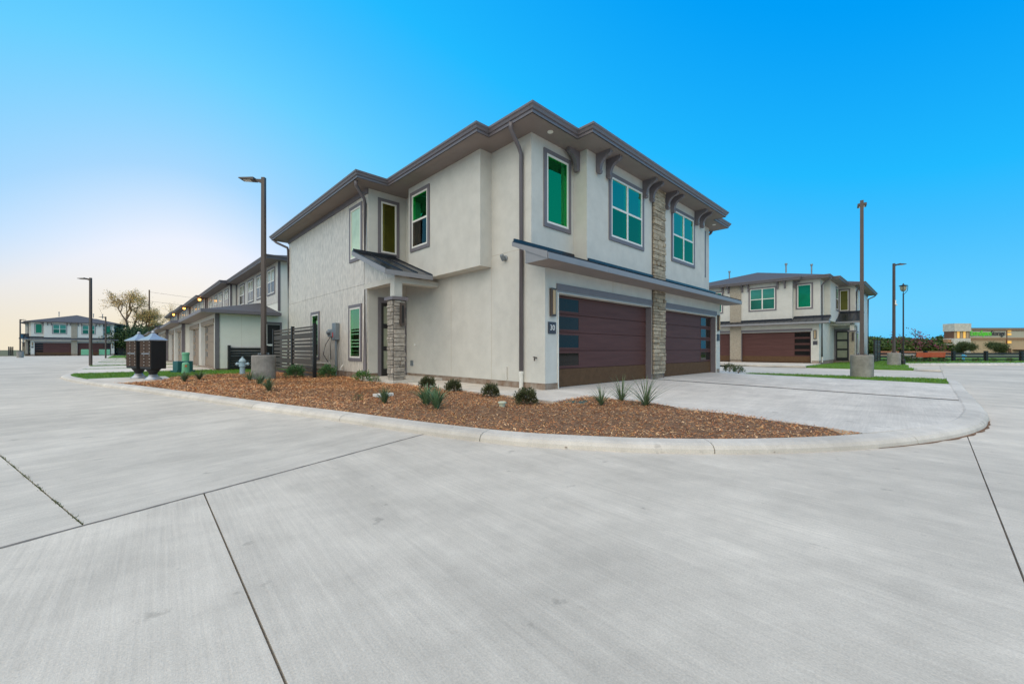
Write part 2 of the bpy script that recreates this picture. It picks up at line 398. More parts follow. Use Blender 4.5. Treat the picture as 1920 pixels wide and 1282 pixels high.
for i in range(181):
    p=j0+jd*(.1-i*.09); w1,w2=.010+rj.uniform(0,.008),.010+rj.uniform(0,.008); V+=[tuple(p+jn*w1+Z_*.002) for Z_ in (Vector((0,0,1)),)]+[tuple(p-jn*w2+Vector((0,0,.002)))]
    if i: F.append((2*i-2,2*i,2*i+1,2*i-1))
tag(MB().add(V,F).build('joint_sealant',M['joint_dark']),kind='structure')
# weeds growing in the left joint, dark raised joint lip
def blades(name,spots,mat,parent=None,label=None):
    """spots: (x,y,z,h,colour)"""
    V=[];F=[];C=[]
    for x,y,z,h,c in spots:
        a=random.uniform(0,6.283); wd=h*.09+.002; lx,ly=math.cos(a),math.sin(a); b=random.uniform(0,6.283); ln=h*random.uniform(.1,.6)
        n=len(V); V+=[(x-lx*wd,y-ly*wd,z),(x+lx*wd,y+ly*wd,z),(x+math.cos(b)*ln,y+math.sin(b)*ln,z+h)]
        F.append((n,n+1,n+2)); C+=[c]*3
    return attr_obj(name,V,F,C,mat,parent)
def attr_obj(name,V,F,C,mat,parent=None):
    me=bpy.data.meshes.new(name); me.from_pydata(V,[],F); me.materials.append(mat)
    at=me.color_attributes.new('col','FLOAT_COLOR','POINT')
    at.data.foreach_set('color',[k for c in C for k in (c[0],c[1],c[2],1)])
    o=bpy.data.objects.new(name,me); COL.objects.link(o); o.parent=parent
    return o
sp=[]
for k in range(900):
    t=random.random(); x=-7.57-.78*t*1.15+random.gauss(0,.006); y=-2.57+3.17*t*1.15
    if random.random()<.55+.45*math.sin(t*40): sp.append((x,y,-.01,random.uniform(.008,.028),(.10,.12,.04)))
tag(blades('joint_weed',sp,M['leaf']),'tiny weeds sprouting along the open joint between two concrete slabs','weeds',kind='stuff')
# ------------------------------------------------------------------ kerb
KP=[(-9.3,108),(-9.3,70),(-9.3,45),(-9.3,30),(-9.3,21),(-9.25,18.3),(-8.75,15.4),(-8.1,12.7),(-7.18,9.34),(-6.29,5.85),(-5.34,2.07),(-4.89,.44),(-4.42,-1.45),(-3.98,-2.8),(-3.46,-3.71),(-2.95,-4.40),(-2.09,-5.25),(-.89,-6.07),(.4,-6.66),(1.57,-6.99),(2.61,-7.13),(4.21,-7.2),(9.4,-7.17),(13.2,-7.15),(14.2,-6.95)]
KC=catmull(KP,8)
def offs(path,d):
    o=[]
    for i,p in enumerate(path):
        a=path[max(i-1,0)];b=path[min(i+1,len(path)-1)]; dx,dy=b[0]-a[0],b[1]-a[1]; l=math.hypot(dx,dy)
        o.append((p[0]-dy/l*d,p[1]+dx/l*d))
    return o
KPROF=[(0,-.02),(.012,.045),(.045,.082),(.10,.10),(.27,.112),(.30,.10),(.31,.02)]
def kerb_run(path,name,seglen,parent):
    runs=[];cur=[path[0]];acc=0
    for a,b in zip(path,path[1:]):
        cur.append(b); acc+=math.hypot(b[0]-a[0],b[1]-a[1])
        if acc>=seglen: runs.append(cur);cur=[b];acc=0
    if len(cur)>1: runs.append(cur)
    for r_ in runs:
        # shorten the ends a little: real joint
        def sh(a,b,g=.006):
            l=math.hypot(b[0]-a[0],b[1]-a[1]); return (a[0]+(b[0]-a[0])/l*g,a[1]+(b[1]-a[1])/l*g)
        pts=[sh(r_[0],r_[1])]+r_[1:-1]+[sh(r_[-1],r_[-2])]
        V=[];F=[];m=len(KPROF)
        rows=[offs(pts,d) for d,z in KPROF]
        for i in range(len(pts)):
            for j,(d,z) in enumerate(KPROF): V.append((rows[j][i][0],rows[j][i][1],z))
        for i in range(len(pts)-1):
            for j in range(m-1): F.append((i*m+j,(i+1)*m+j,(i+1)*m+j+1,i*m+j+1))
        F.append(tuple(range(m))); F.append(tuple((len(pts)-1)*m+j for j in range(m))[::-1])
        MB().add(V,F).build('kerb_segment',M['kerb'],parent,smooth=False)
kerb=tag(empty('kerb',(0,0,0)),kind='structure')
kerb_run(KC,'kerb',2.7,kerb)
KIN=offs(KC,.29)
kd_=[p for p in KC if -.9<p[0]<3 and p[1]<0]
o1=offs(kd_,.01); V=[];F=[]
for i,(p,q) in enumerate(zip(o1,offs(kd_,-.05))):
    f=.3+.7*abs(math.sin(i*.9))*abs(math.sin(math.pi*i/len(kd_))); V+=[(p[0],p[1],.004),(p[0]+(q[0]-p[0])*f,p[1]+(q[1]-p[1])*f,.004)]
    if i: F.append((2*i-2,2*i-1,2*i+1,2*i))
tag(MB().add(V,F).build('kerb_soil',M['soil']),kind='structure')
# far kerb on the right and across the alley
fk=[(24.2,-6.9),(24.6,-6.2),(26.5,-5.75),(31,-5.6),(33.6,-5.2),(35.3,-5.75),(42.7,-11.4),(60,-24.7),(75,-36)]
kerb_run(offs(catmull(fk,5),0),'kerb',4,kerb)
# ------------------------------------------------------------------ beds, lawns, drives
def zk(x,y): return .10
def sheet(name,poly,z,mat,parent=None,th=.12,kind='structure'):
    if area(poly)<0: poly=poly[::-1]
    zf=z if callable(z) else (lambda x,y:z)
    n=len(poly); top=[(x,y,zf(x,y)) for x,y in poly]; bot=[(x,y,zf(x,y)-th) for x,y in poly]
    o=MB().add(top+bot,[tuple(range(n))]+[(k,n+k,n+(k+1)%n,(k+1)%n) for k in range(n)]).build(name,mat,parent)
    if parent is None: tag(o,kind=kind)
    return o
kin=[p for p in KIN]
def kpart(y0,y1=None,x1=None):
    return [p for p in kin if (y1 is None or p[1]<=y1) and p[1]>=y0 and (x1 is None or p[0]<=x1)]
# mulch bed outline
kb=[p for p in kin if p[1]<=12.2 and p[0]<=-.62]
bed=kb+[(-.55,-5.9),(-.1,-1.35),(-1.48,-1.52),(-1.48,4.4),(-1.72,4.4),(-1.72,6.7),(-1.44,6.72),(-1.44,14.6),(-3.2,14.6),(-6.1,13.1),(-6.2,11.9),(-7.3,11.6)]
def bedz(x,y):
    d=min(math.hypot(x-p[0],y-p[1]) for p in kb)
    return .09+.085*min(1,d/1.6)+.012*math.sin(x*3.1+y*1.7)*min(1,d)+.01*math.sin(y*4.3-x*2.2)*min(1,d)
step=.22; V=[];F=[];idx={}
nx=int(8/step)+1; ny=int(21.5/step)+1
for i in range(nx):
    for j in range(ny):
        x=-8+i*step;y=-6.6+j*step
        if inside(bed,x,y) or any(inside(bed,x+dx,y+dy) for dx,dy in((step,0),(-step,0),(0,step),(0,-step),(step,step),(-step,-step),(step,-step),(-step,step))):
            d_in=inside(bed,x,y)
            idx[i,j]=len(V); V.append((x,y,bedz(x,y)-(0 if d_in else .09)))
for (i,j) in idx:
    if (i+1,j) in idx and (i+1,j+1) in idx and (i,j+1) in idx: F.append((idx[i,j],idx[i+1,j],idx[i+1,j+1],idx[i,j+1]))
mulch_bed=tag(MB().add(V,F).build('mulch_bed',M['soil'],smooth=True),kind='structure')
V=[];F=[];C=[]
cols=[(.50,.22,.09),(.52,.26,.12),(.36,.14,.06),(.60,.36,.19),(.16,.055,.025),(.66,.44,.25),(.46,.26,.10),(.42,.17,.07)]
cnt=0
while cnt<78000:
    x=random.uniform(-7.6,-.1);y=random.uniform(-6.2,14.5)
    if random.random()<(y-3)/15: continue
    if not inside(bed,x,y): continue
    cnt+=1
    z=bedz(x,y); l=random.uniform(.014,.046)*(1+max(0,y)/16); wd=l*random.uniform(.14,.30); a=random.uniform(0,6.283); ti=random.uniform(-.5,.5); ro=random.uniform(-.7,.7)
    dx,dy=math.cos(a),math.sin(a); ux,uy,uz=dx*math.cos(ti),dy*math.cos(ti),math.sin(ti); wx,wy,wz=-dy*math.cos(ro),dx*math.cos(ro),math.sin(ro)
    z+=abs(uz)*l*.5+random.uniform(.0,.014)
    c=random.choice(cols); k=random.uniform(.85,1.45)*(1+.25*math.sin(x*1.3+y*.9)*math.sin(y*.7)); c=tuple(q*k for q in c)
    n=len(V)
    for s,t in((-1,-1),(1,-.6),(1,.6),(-1,1)): V.append((x+ux*l*s*.5+wx*wd*t*.5,y+uy*l*s*.5+wy*wd*t*.5,z+uz*l*s*.5+wz*wd*t*.5))
    F.append((n,n+1,n+2,n+3)); C+=[c]*4
mo=attr_obj('mulch',V,F,C,M['mulch'],mulch_bed); mo['kind']='stuff'

def lawn(name,poly,dens,hh=.035,z=.115,label=None):
    o=sheet('lawn',poly,z,M['lawn'])
    xs=[p[0] for p in poly];ys=[p[1] for p in poly]; A=abs(area(poly)); n=int(A*dens); sp=[];k=0;tries=0
    while k<n and tries<n*6:
        tries+=1
        x=random.uniform(min(xs),max(xs));y=random.uniform(min(ys),max(ys))
        if inside(poly,x,y):
            k+=1; g=random.uniform(.6,1.35); yl=random.random()
            sp.append((x,y,z-.004,hh*random.uniform(.6,1.4),(.10*g+.08*yl*g*.6,.25*g,.022*g)))
    b=blades('grass',sp,M['leaf'],o); b['kind']='stuff'
    return o
kx=lambda y:[p for p in kin if abs(p[1]-y)<1.2][0][0]
k1=[p for p in kin if 14.9<=p[1]<=20.6]
lawn('lawn',k1+[(-7.6,14.95),(-6.15,14.9),(-6.1,13.15),(-3.25,14.65),(-2.5,14.7),(-2.5,19.4),(-4.0,19.4),(-4.0,20.2),(-9.0,20.2)],330,.05)
mail_pad=sheet('mail_pad',[p for p in kin if 11.6<=p[1]<=14.9]+[(-7.25,11.62),(-6.2,11.95),(-6.12,13.1),(-6.17,14.85),(-7.6,14.9)],.118,M['concrete_light'])
drv=[(20.25,25.4),(26.0,31.2),(33.2,37.6),(38.4,43.2),(45.2,49.8),(50.6,55.4),(57,61.6),(62.4,67)]
prev=20.25
tdrives=tag(empty('townhouse_driveways'),kind='structure')
for i,(a_,b_) in enumerate(drv):
    if i: lawn('lawn',[(-9.0,prev),(-3.6,prev),(-3.6,a_),(-9.0,a_)],160 if i<3 else 60,.05)
    sheet('driveway',[(-9.0,a_),(-3.75,a_),(-3.75,b_),(-9.0,b_)],.118,M['concrete_light'],tdrives)
    prev=b_
lawn('lawn',[(-9.0,67),(-3.6,67),(-3.6,100),(-9.0,100)],25,.06)
sheet('side_walk',[(-2.5,14.75),(2,14.75),(2,19.4),(-2.5,19.4)],.10,M['lawn'])
# own drives, walkway, porch
zd=lambda x,y:.10+.10*min(1,max(0,(y+6.85)/6.6))
kd=[p for p in kin if p[0]>-.62 and p[0]<5.3 and p[1]<0]
drives=tag(empty('driveway'),kind='structure')
sheet('driveway_slab',[(-.08,-1.3),(-.56,-5.88)]+kd+[(5.33,-6.9),(5.33,.3),(-.08,.3)],zd,M['concrete_light'],drives)
sheet('driveway_slab',[(5.58,-6.9),(11.35,-6.87),(11.35,.3),(5.58,.3)],zd,M['concrete_light'],drives)
tag(sheet('gravel_strip',[(5.33,-6.9),(5.58,-6.9),(5.58,.1),(5.33,.1)],lambda x,y:zd(x,y)-.004,M['gravel']),kind='structure')
sp=[]
for k in range(220):
    y=random.uniform(-6.8,0);x=5.45+random.gauss(0,.07); sp.append((x,y,zd(x,y)-.02,random.uniform(.015,.05),(.09,.10,.04)))
walk=tag(empty('walkway'),kind='structure')
for y0,y1 in ((-1.5,.2),(.215,2.2),(2.215,4.4)): sheet('walk_slab',[(-1.47,y0),(0.0 if y0>-1 else -.09,y0),(0 if y0>-1 else -.09,y1),(-1.47,y1)],.195,M['concrete_light'],walk)
sheet('porch_slab',[(-1.7,4.415),(.1,4.415),(.1,6.75),(-1.7,6.75)],.27,M['concrete_light'],walk,th=.25)
lawn('lawn',[(11.36,-6.85),(14.1,-6.85),(14.3,-6.3),(13.5,-.7),(11.9,-.7),(11.36,-1.2)],330,.05)
sheet('side_path',[(11.36,-.7),(14,-.7),(14,3),(11.36,3)],.10,M['concrete_light'])
# right lot
lawn('lawn',[(24.9,-5.9),(26.5,-5.5),(31.5,-5.35),(34.5,-5.0),(44,-3),(44,-1.2),(24.9,-.75)],120,.06)
rdr=tag(empty('neighbour_driveway'),kind='structure')
sheet('driveway_slab',[(24.6,-.74),(30.7,-.6),(30.7,5.3),(24.6,5.3)],.15,M['concrete_light'],rdr)
sheet('driveway_slab',[(24.6,5.32),(30.7,5.32),(30.7,11.3),(24.6,11.3)],.15,M['concrete_light'],rdr)
# verge beyond the far kerb
vg=[(35.0,-5.0),(42.9,-11.0),(75,-35.5),(85,-24),(60,8),(44,2),(44,-3)]
lawn('verge',vg,14,.10)
# path strip behind the far kerb
def strip(a,b,w): 
    dx,dy=b[0]-a[0],b[1]-a[1];l=math.hypot(dx,dy);nx_,ny_=-dy/l*w,dx/l*w
    return [a,b,(b[0]+nx_,b[1]+ny_),(a[0]+nx_,a[1]+ny_)]
sheet('footpath',strip((34.9,-5.05),(75,-35.6),1.4),.125,M['concrete_light'])

# ------------------------------------------------------------------ building parts
Z=Vector((0,0,1))
CUTS=[]
def window(parent,O,U,N,w,h,style='single',glass='glass_green',lower=None,tw=.11,name='window',trim='trim',lod=0,clear=False):
    """O lower left outer corner of the trim (world z inside O)"""
    t=MB()
    t.obox(O,U,N,0,w,-.01,.035,0,tw).obox(O,U,N,0,w,-.01,.035,h-tw,h).obox(O,U,N,0,tw,-.01,.033,tw,h-tw).obox(O,U,N,w-tw,w,-.01,.033,tw,h-tw)
    win=t.build(name,M[trim],parent)
    if clear: CUTS.append((Vector(O),Vector(U),Vector(N),w,h,tw))
    fw=.055; a,b=tw,w-tw; c,d=tw,h-tw
    f=MB(); f.obox(O,U,N,a,b,-.01,.028,c,c+fw).obox(O,U,N,a,b,-.01,.028,d-fw,d).obox(O,U,N,a,a+fw,-.01,.026,c+fw,d-fw).obox(O,U,N,b-fw,b,-.01,.026,c+fw,d-fw)
    mid=(a+b)/2; mz=(c+d)/2
    if style=='grid':
        f.obox(O,U,N,mid-.04,mid+.04,-.01,.027,c+fw,d-fw); f.obox(O,U,N,a+fw,mid-.04,-.01,.024,mz-.03,mz+.03).obox(O,U,N,mid+.04,b-fw,-.01,.024,mz-.03,mz+.03)
    if style=='hung': f.obox(O,U,N,a+fw,b-fw,-.01,.024,mz-.03,mz+.03)
    f.build('frame',M['frame'],win)
    us=[(a+fw,b-fw)] if style!='grid' else [(a+fw,mid-.04),(mid+.04,b-fw)]
    zs=[(c+fw,d-fw)] if style=='single' else [(c+fw,mz-.03),(mz+.03,d-fw)]
    for u0,u1 in us:
        for i,(z0,z1) in enumerate(zs):
            g=lower if (lower and i==0 and len(zs)>1) else glass
            MB().obox(O,U,N,u0,u1,-.012,.008 if not(lower and i==0) else .014,z0,z1).build('pane',CLEAR[g] if (clear and g in CLEAR) else M[g],win)
    return win
_sm=[]
def stone_meshes(mat):
    out=[]
    for k in range(10):
        mb=MB(); rnd=random.Random(k*13+len(mat.name))
        mb.box(-.5,.5,-.5,.5,-.5,.5)
        mb.v=[(x*(1+rnd.uniform(-.05,.02)),y*(1+rnd.uniform(-.35,.15) if y<0 else 1),z*(1+rnd.uniform(-.08,.03))) for x,y,z in mb.v]
        bm=bmesh.new(); me=mb.mesh('stone',mat); bm.from_mesh(me)
        bmesh.ops.bevel(bm,geom=[e for e in bm.edges],offset=.045,segments=1,affect='EDGES')
        bm.to_mesh(me); bm.free(); out.append(me)
    return out
SM={}
def stones(parent,O,U,N,w,h,mat='stone',depth=.05,rows=.115,seed=1,smin=.2,smax=.5):
    """courses of individual stones on a face, children of parent"""
    if mat not in SM: SM[mat]=stone_meshes(M[mat])
    rnd=random.Random(seed); O,U,N=Vector(O),Vector(U),Vector(N); z=0
    rz=math.atan2(U.y,U.x)
    while z<h-.02:
        hh=min(rnd.choice((.6,.85,1,1.15,1.4))*rows,h-z)
        if h-z-hh<.04: hh=h-z
        u=0
        while u<w-.01:
            ww=rnd.uniform(smin,smax)
            if w-u-ww<smin*.6: ww=w-u
            o=bpy.data.objects.new('stone',rnd.choice(SM[mat])); COL.objects.link(o); o.parent=parent
            dd=depth*rnd.uniform(.75,1.5)
            o.location=O+U*(u+ww/2)+N*(dd/2-.02)+Z*(z+hh/2)
            o.scale=(ww-.012,dd+.04,hh-.012); o.rotation_euler=(0,0,rz)
            u+=ww
        z+=hh
def bracket(parent,O,U,N,wid=.11,out_=.46,hh=.56):
    """corbel: top arm under the soffit, curved brace, foot on the wall"""
    O,U,N=Vector(O),Vector(U),Vector(N)
    prof=[(0,0),(out_,0),(out_,-.09),(out_-.05,-.12)]
    for k in range(7):
        t=k/6*math.pi/2; prof.append((.13+(out_-.20)*(1-math.sin(t)),-.14-(hh-.24)*(1-math.cos(t))))
    prof+= [(.16,-hh+.07),(.13,-hh),(.05,-hh),(0,-hh+.05)]
    poly=[O+N*a+Z*b for a,b in prof]
    mb=MB(); mb.prism(poly,U*wid)
    return mb.build('bracket',M['trim'],parent)
def gutter_loop(parent,E,z,closed=True):
    """K-style gutter swept round the eave outline (ccw)"""
    prof=[(-.02,-.20),(.015,-.20),(.02,-.13),(.05,-.125),(.07,-.07),(.10,-.045),(.105,0),(.085,0),(.08,-.03),(-.02,-.03)]
    n=len(E)
    for i in range(n):
        a,b=Vector((*E[i],0)),Vector((*E[(i+1)%n],0)); p=Vector((*E[i-1],0)); q=Vector((*E[(i+2)%n],0))
        d=(b-a).normalized(); nn=Vector((d.y,-d.x,0))
        def mit(prev,cur):
            n1=Vector((prev.y,-prev.x,0)); n2=Vector((cur.y,-cur.x,0)); s=n1+n2; return s/(s.dot(n2)) if s.length>1e-4 else n2
        m0=mit((a-p).normalized(),d); m1=mit(d,(q-b).normalized())
        V=[];k=len(prof)
        for o_,h in prof: V.append(a+m0*o_+Z*(z+h))
        for o_,h in prof: V.append(b+m1*o_+Z*(z+h))
        F=[(j,(j+1)%k,k+(j+1)%k,k+j) for j in range(k)]+[tuple(range(k))[::-1],tuple(range(k,2*k))]
        MB().add(V,F).build('gutter',M['gutter'],parent)
def hip(mb,x0,x1,y0,y1,z,s):
    w,d=x1-x0,y1-y0; h=min(w,d)/2; zz=z+h*s
    if w>=d: r0,r1=(x0+h,(y0+y1)/2,zz),(x1-h,(y0+y1)/2,zz); fs=[(0,1,5,4),(1,2,5),(2,3,4,5),(3,0,4)]
    else: r0,r1=((x0+x1)/2,y0+h,zz),((x0+x1)/2,y1-h,zz); fs=[(0,1,4),(1,2,5,4),(2,3,5),(3,0,4,5)]
    mb.add([(x0,y0,z),(x1,y0,z),(x1,y1,z),(x0,y1,z),r0,r1],fs)
def downspout(parent,pts,r=.055,mat='gutter'):
    mb=MB()
    pts=[Vector(p) for p in pts]
    mb.tube(pts,r,8)
    return mb.build('downspout',M[mat],parent,smooth=True)
def seam_roof(parent,x0,x1,ya,za,yb,zb,name='awning',ribs=.42,fh=.15,rakes=(1,1),rh=.13):
    """standing-seam shed roof; eave at ya,za (front), wall at yb,zb"""
    poly=[(x0,ya,za-.03),(x0,ya,za),(x0,yb,zb),(x0,yb,zb-.03)]
    a=MB().prism(poly,(x1-x0,0,0)).build(name,M['awning'],parent)
    n=int((x1-x0)/ribs)
    for k in range(n+1):
        x=x0+.012+(x1-x0-.024)*k/n
        MB().prism([(x-.011,ya,za-.002),(x-.011,ya,za+.035),(x-.011,yb,zb+.035),(x-.011,yb,zb-.002)],(.022,0,0)).build('seam',M['awning'],a)
    MB().box(x0,x1,ya-.025,ya-.002,za-fh,za-.012).build('fascia',M['fascia'],a)
    MB().box(x0+.02,x1-.02,yb-.05,yb-.01,zb-.01,zb+.09).build('flashing',M['awning'],a)
    for x,on in ((x0-.022,rakes[0]),(x1+.002,rakes[1])):
        if on: MB().prism([(x,ya,za-fh),(x,ya,za+.01),(x,yb,zb+.01),(x,yb,zb-rh)],(.02,0,0)).build('rake_board',M['fascia'],a)
    return a
HW=11.6
def duplex(loc,rz,lod,label,wall='stucco',number=None,group=None):
    t=empty('duplex_house',loc,rz); tag(t,label,'house',group)
    st=M[wall]; X=Vector((1,0,0)); Y=Vector((0,1,0)); nX,nY=-X,-Y
    TOP=6.64
    # walls
    MB().box(0,HW,.46,15.7,.35,TOP).build('wall',st,t)
    pw=MB()
    for a,b in ((0,.5),(5.36,6.24),(11.1,HW)): pw.box(a,b,0,.459,.35,3.3)
    for a,b in ((.5,5.36),(6.24,11.1)): pw.box(a,b,.001,.459,2.6,3.299)
    pw.build('garage_front_wall',st,t)
    MB().box(1.71,9.89,.002,.459,3.301,TOP).build('bay',st,t)
    for a,b in ((-.4,-.001),(HW+.001,HW+.4)): MB().box(a,b,1.99,5.81,3.46,TOP).build('side_bay',st,t)
    # foundation
    fd=MB().box(.012,HW-.012,.5,15.6,-.05,.35)
    for a,b in ((.012,.488),(5.372,6.228),(11.112,HW-.012)): fd.box(a,b,.012,.5,-.05,.35)
    fd.box(-1.42,-.0,6.72,15.7,-.05,.38).box(HW,HW+1.42,6.72,15.7,-.05,.38)
    fd.build('foundation',M['foundation'],t)
    # wings with siding
    for s in (0,1):
        fx=(lambda x:x) if s==0 else (lambda x:HW-x)
        def bx(mb,x0,x1,*r): return mb.box(fx(x0),fx(x1),*r)
        w_=MB(); bx(w_,-1.415,-.001,6.7,15.74,.38,TOP); wing=w_.build('wing',st,t)
        if lod==0 and s==0:
            ys=[6.72,7.75,8.85,9.95,11.0,12.1,13.2,14.3,15.72]
            for z0,z1 in ((.385,3.415),(3.425,TOP-.2)):
                for y0,y1 in zip(ys,ys[1:]):
                    MB().box(-1.44,-1.416,y0+.004,y1-.004,z0,z1).build('siding_panel',M['siding'],wing)
        else:
            b_=MB(); bx(b_,-1.44,-1.416,6.71,15.73,.385,TOP-.2); b_.build('siding',M['siding'] if lod else M['siding'],wing)
        f_=MB(); bx(f_,-1.475,-1.416,6.68,15.76,TOP-.2,TOP); f_.build('frieze_board',M['trim'],wing)
        NX=nX if s==0 else X; UY=nY if s==0 else Y     # facing outwards, left-to-right
        xo=fx(-1.44)
        def side(y0,z,wd,hh,st_,gl,lower=None):
            O=(xo,(y0+wd) if s==0 else y0,z); return window(t,O,UY,NX,wd,hh,st_,gl,lower,lod=lod,clear=(lod==0 and s==0 and gl!='glass_sky'))
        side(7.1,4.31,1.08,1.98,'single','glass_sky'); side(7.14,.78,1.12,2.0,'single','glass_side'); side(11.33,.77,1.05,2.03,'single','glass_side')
        # wing front: window above, door below
        O=(fx(-1.08),6.7,4.43) if s==0 else (fx(-.28),6.7,4.43)
        window(t,O,X,nY,.8,1.98,'single','glass_olive',clear=(lod==0 and s==0))
        # side bay window (hung)
        O=(fx(-.4),5.67,4.44) if s==0 else (fx(-.4),4.49,4.44)
        window(t,O,UY,NX,1.18,1.98,'hung','glass_green','glass_dark',clear=(lod==0 and s==0))
        # entry door
        d0,d1=(-1.08,-.02); a,b=sorted((fx(d0),fx(d1)))
        tr=MB().box(a,a+.11,6.66,6.7,.27,2.98).box(b-.11,b,6.66,6.7,.27,2.98).box(a+.11,b-.11,6.662,6.7,2.8,2.98)
        dtrim=tr.build('door_trim',M['trim'],t)
        dr=MB().box(a+.11,a+.2,6.668,6.7,.27,2.8).box(b-.2,b-.11,6.668,6.7,.27,2.8)
        for z0,z1 in ((.27,.52),(1.14,1.30),(1.92,2.08),(2.68,2.8)): dr.box(a+.2,b-.2,6.668,6.7,z0,z1)
        dr=dr.build('entry_door',M['door_black'],t)
        for z0,z1 in ((.52,1.14),(1.30,1.92),(2.08,2.68)): MB().box(a+.2,b-.2,6.68,6.7,z0,z1).build('pane',M['glass_pale'],dr)
        # porch: column, beam, roof
        cx=fx(-1.42)
        col=MB().box(cx-.17,cx+.17,4.58,4.92,.27,2.66).build('porch_column',M['mortar'] if lod==0 else M['stone_far'],t)
        if lod==0 and s==0:
            for k,(o_,u_,n_) in enumerate((((cx-.17,4.58,.27),X,nY),((cx-.17,4.92,.27),nY,nX),((cx+.17,4.58,.27),Y,X))):
                stones(col,o_,u_,n_,.34,2.38,'stone',.045,.13,seed=31+k,smin=.16,smax=.36)
        MB().box(cx-.26,cx+.26,4.49,5.01,2.66,2.76).build('cap',M['trim'],col)
        MB().box(cx-.13,cx+.13,4.62,4.88,2.76,3.2).build('post',st,col)
        sc=MB().box(cx+.0,cx+.13,4.46,4.535,1.9,2.58).build('sconce',M['bronze'],t)
        MB().box(cx+.035,cx+.095,4.452,4.46,1.98,2.5).build('lens',M['door_black'],sc)
        bm_=MB(); x0,x1=sorted((cx-.13,fx(.0))); bm_.box(x0,x1,4.6,4.9,3.2,3.36)
        x0,x1=sorted((cx-.129,cx+.129)); bm_.box(x0,x1,4.9,6.7,3.2,3.36); bm_.build('porch_beam',st,t)
        ch=cx-.13 if s==0 else cx+.11
        MB().prism([(ch,4.6,3.361),(ch,6.69,3.361),(ch,6.69,4.3),(ch,4.6,3.47)],(.02,0,0)).build('porch_cheek',M['siding'],t)
        x0,x1=sorted((fx(-1.97),fx(-.40)))
        seam_roof(t,x0,x1,4.33,3.5,6.69,4.4,'porch_roof',.4)
        if s==0 and lod<2 or s==1 and lod==1:
            downspout(t,[(fx(-1.98),6.35,6.62),(fx(-1.95),6.42,6.5),(fx(-1.55),6.72,6.25),(fx(-1.5),6.78,6.1),(fx(-1.5),6.78,.5),(fx(-1.62),6.74,.36)])
            downspout(t,[(fx(-2.0),16.2,6.62),(fx(-1.9),16.1,6.5),(fx(-1.5),15.75,6.25),(fx(-1.48),15.7,6.1),(fx(-1.48),15.7,.4)])
        # corner downspout on the main side wall
        if lod<2:
            downspout(t,[(fx(-.62),.55,6.68),(fx(-.58),.6,6.55),(fx(-.15),.75,6.3),(fx(-.06),.76,6.15),(fx(-.06),.76,.62)])
            MB().tube([(fx(-.06),.76,.2),(fx(-.06),.76,.62)],.055,12).tube([(fx(-.06),.76,.55),(fx(-.06),.76,.63)],.066,12).build('drain_pipe',M['pvc'],t,smooth=False)
    # corner trim strips on siding
    # front windows
    window(t,(.45,.46,4.37),X,nY,1.12,2.03,'single','glass_green',clear=lod==0)
    window(t,(HW-1.57,.46,4.37),X,nY,1.12,2.03,'single','glass_green',clear=lod==0)
    window(t,(2.77,.002,4.37),X,nY,2.03,1.97,'grid','glass_teal','glass_screen',clear=lod==0)
    window(t,(HW-2.77-2.03,.002,4.37),X,nY,2.03,1.97,'grid','glass_teal','glass_screen',clear=lod==0)
    # stone column (lower, upper)
    for z0,z1,y in ((.36,3.18,0),(3.5,6.63,0)):
        if lod==0:
            core=MB().box(5.37,6.23,y-.03,y,z0,z1).build('stone_column',M['mortar'],t)
            stones(core,(5.37,y-.03,z0),X,nY,.86,z1-z0,'stone_brown',.05,.105,seed=int(z0*10),smin=.18,smax=.55)
        else:
            MB().box(5.37,6.23,y-.07,y,z0,z1).build('stone_column',M['stone_far'],t)
    # garage doors
    for s in (0,1):
        a,b=(.5,5.36) if s==0 else (6.24,11.1)
        door=MB().box(a,b,.24,.30,.17,2.6).build('garage_door',M['door_maroon'],t)
        ph=(2.585-.2)/5
        for k in range(5):
            m_='door_dirty' if k==0 else 'door_maroon'
            MB().box(a+.004,b-.004,.205,.239,.2+k*ph+.005,.2+(k+1)*ph-.005).build('panel',M[m_],door,bevel=.006 if lod==0 else 0)
        u0=a+.10 if s==0 else b-1.1
        for k in range(1,5):
            z0=.2+k*ph+.08; z1=z0+.33
            f=MB().box(u0-.05,u0+1.05,.195,.204,z0-.04,z0).box(u0-.05,u0+1.05,.195,.204,z1,z1+.04).box(u0-.05,u0,.195,.204,z0,z1).box(u0+1.0,u0+1.05,.195,.204,z0,z1)
            f.build('window_frame',M['door_maroon'],door)
            MB().box(u0,u0+1.0,.199,.2045,z0,z1).build('pane',M['glass_dark'],door)
        # frame: header board, jamb boards
        MB().box(a-.08,b+ (.0 if s==0 else .08),-.03,.0,2.67,2.83).build('header_board',M['trim'],t)
        MB().box(a-.04,b+.04 if s else b,-.012,.0,2.625,2.668).build('header_trim',M['fascia'],t)
        for x0,x1 in ((a,a+.025),(b-.025,b)): MB().box(x0,x1,.004,.203,.2,2.6).build('jamb',M['trim'],t)
        xs=a-.03 if s==0 else b+.005
        MB().box(xs,xs+.025,-.02,.0,.2,2.6).build('edge_trim',M['frame'],t)
        # lamp and number plate
        x=.16 if s==0 else HW-.34
        l=MB().box(x,x+.18,-.07,0,2.0,2.69).build('wall_lamp',M['bronze'],t)
        MB().box(x+.05,x+.13,-.09,-.07,2.05,2.64).build('lens',M['tan'],l)
        x=.1 if s==0 else HW-.38
        p=MB().box(x,x+.28,-.025,0,1.57,1.86).build('number_plate',M['plaque'],t)
        if number and s==0:
            tx=text_mesh(number,.19,M['white'],'number',p,.003); tx.location=(x+.14,-.029,1.715); tx.rotation_euler=(R(90),0,0)
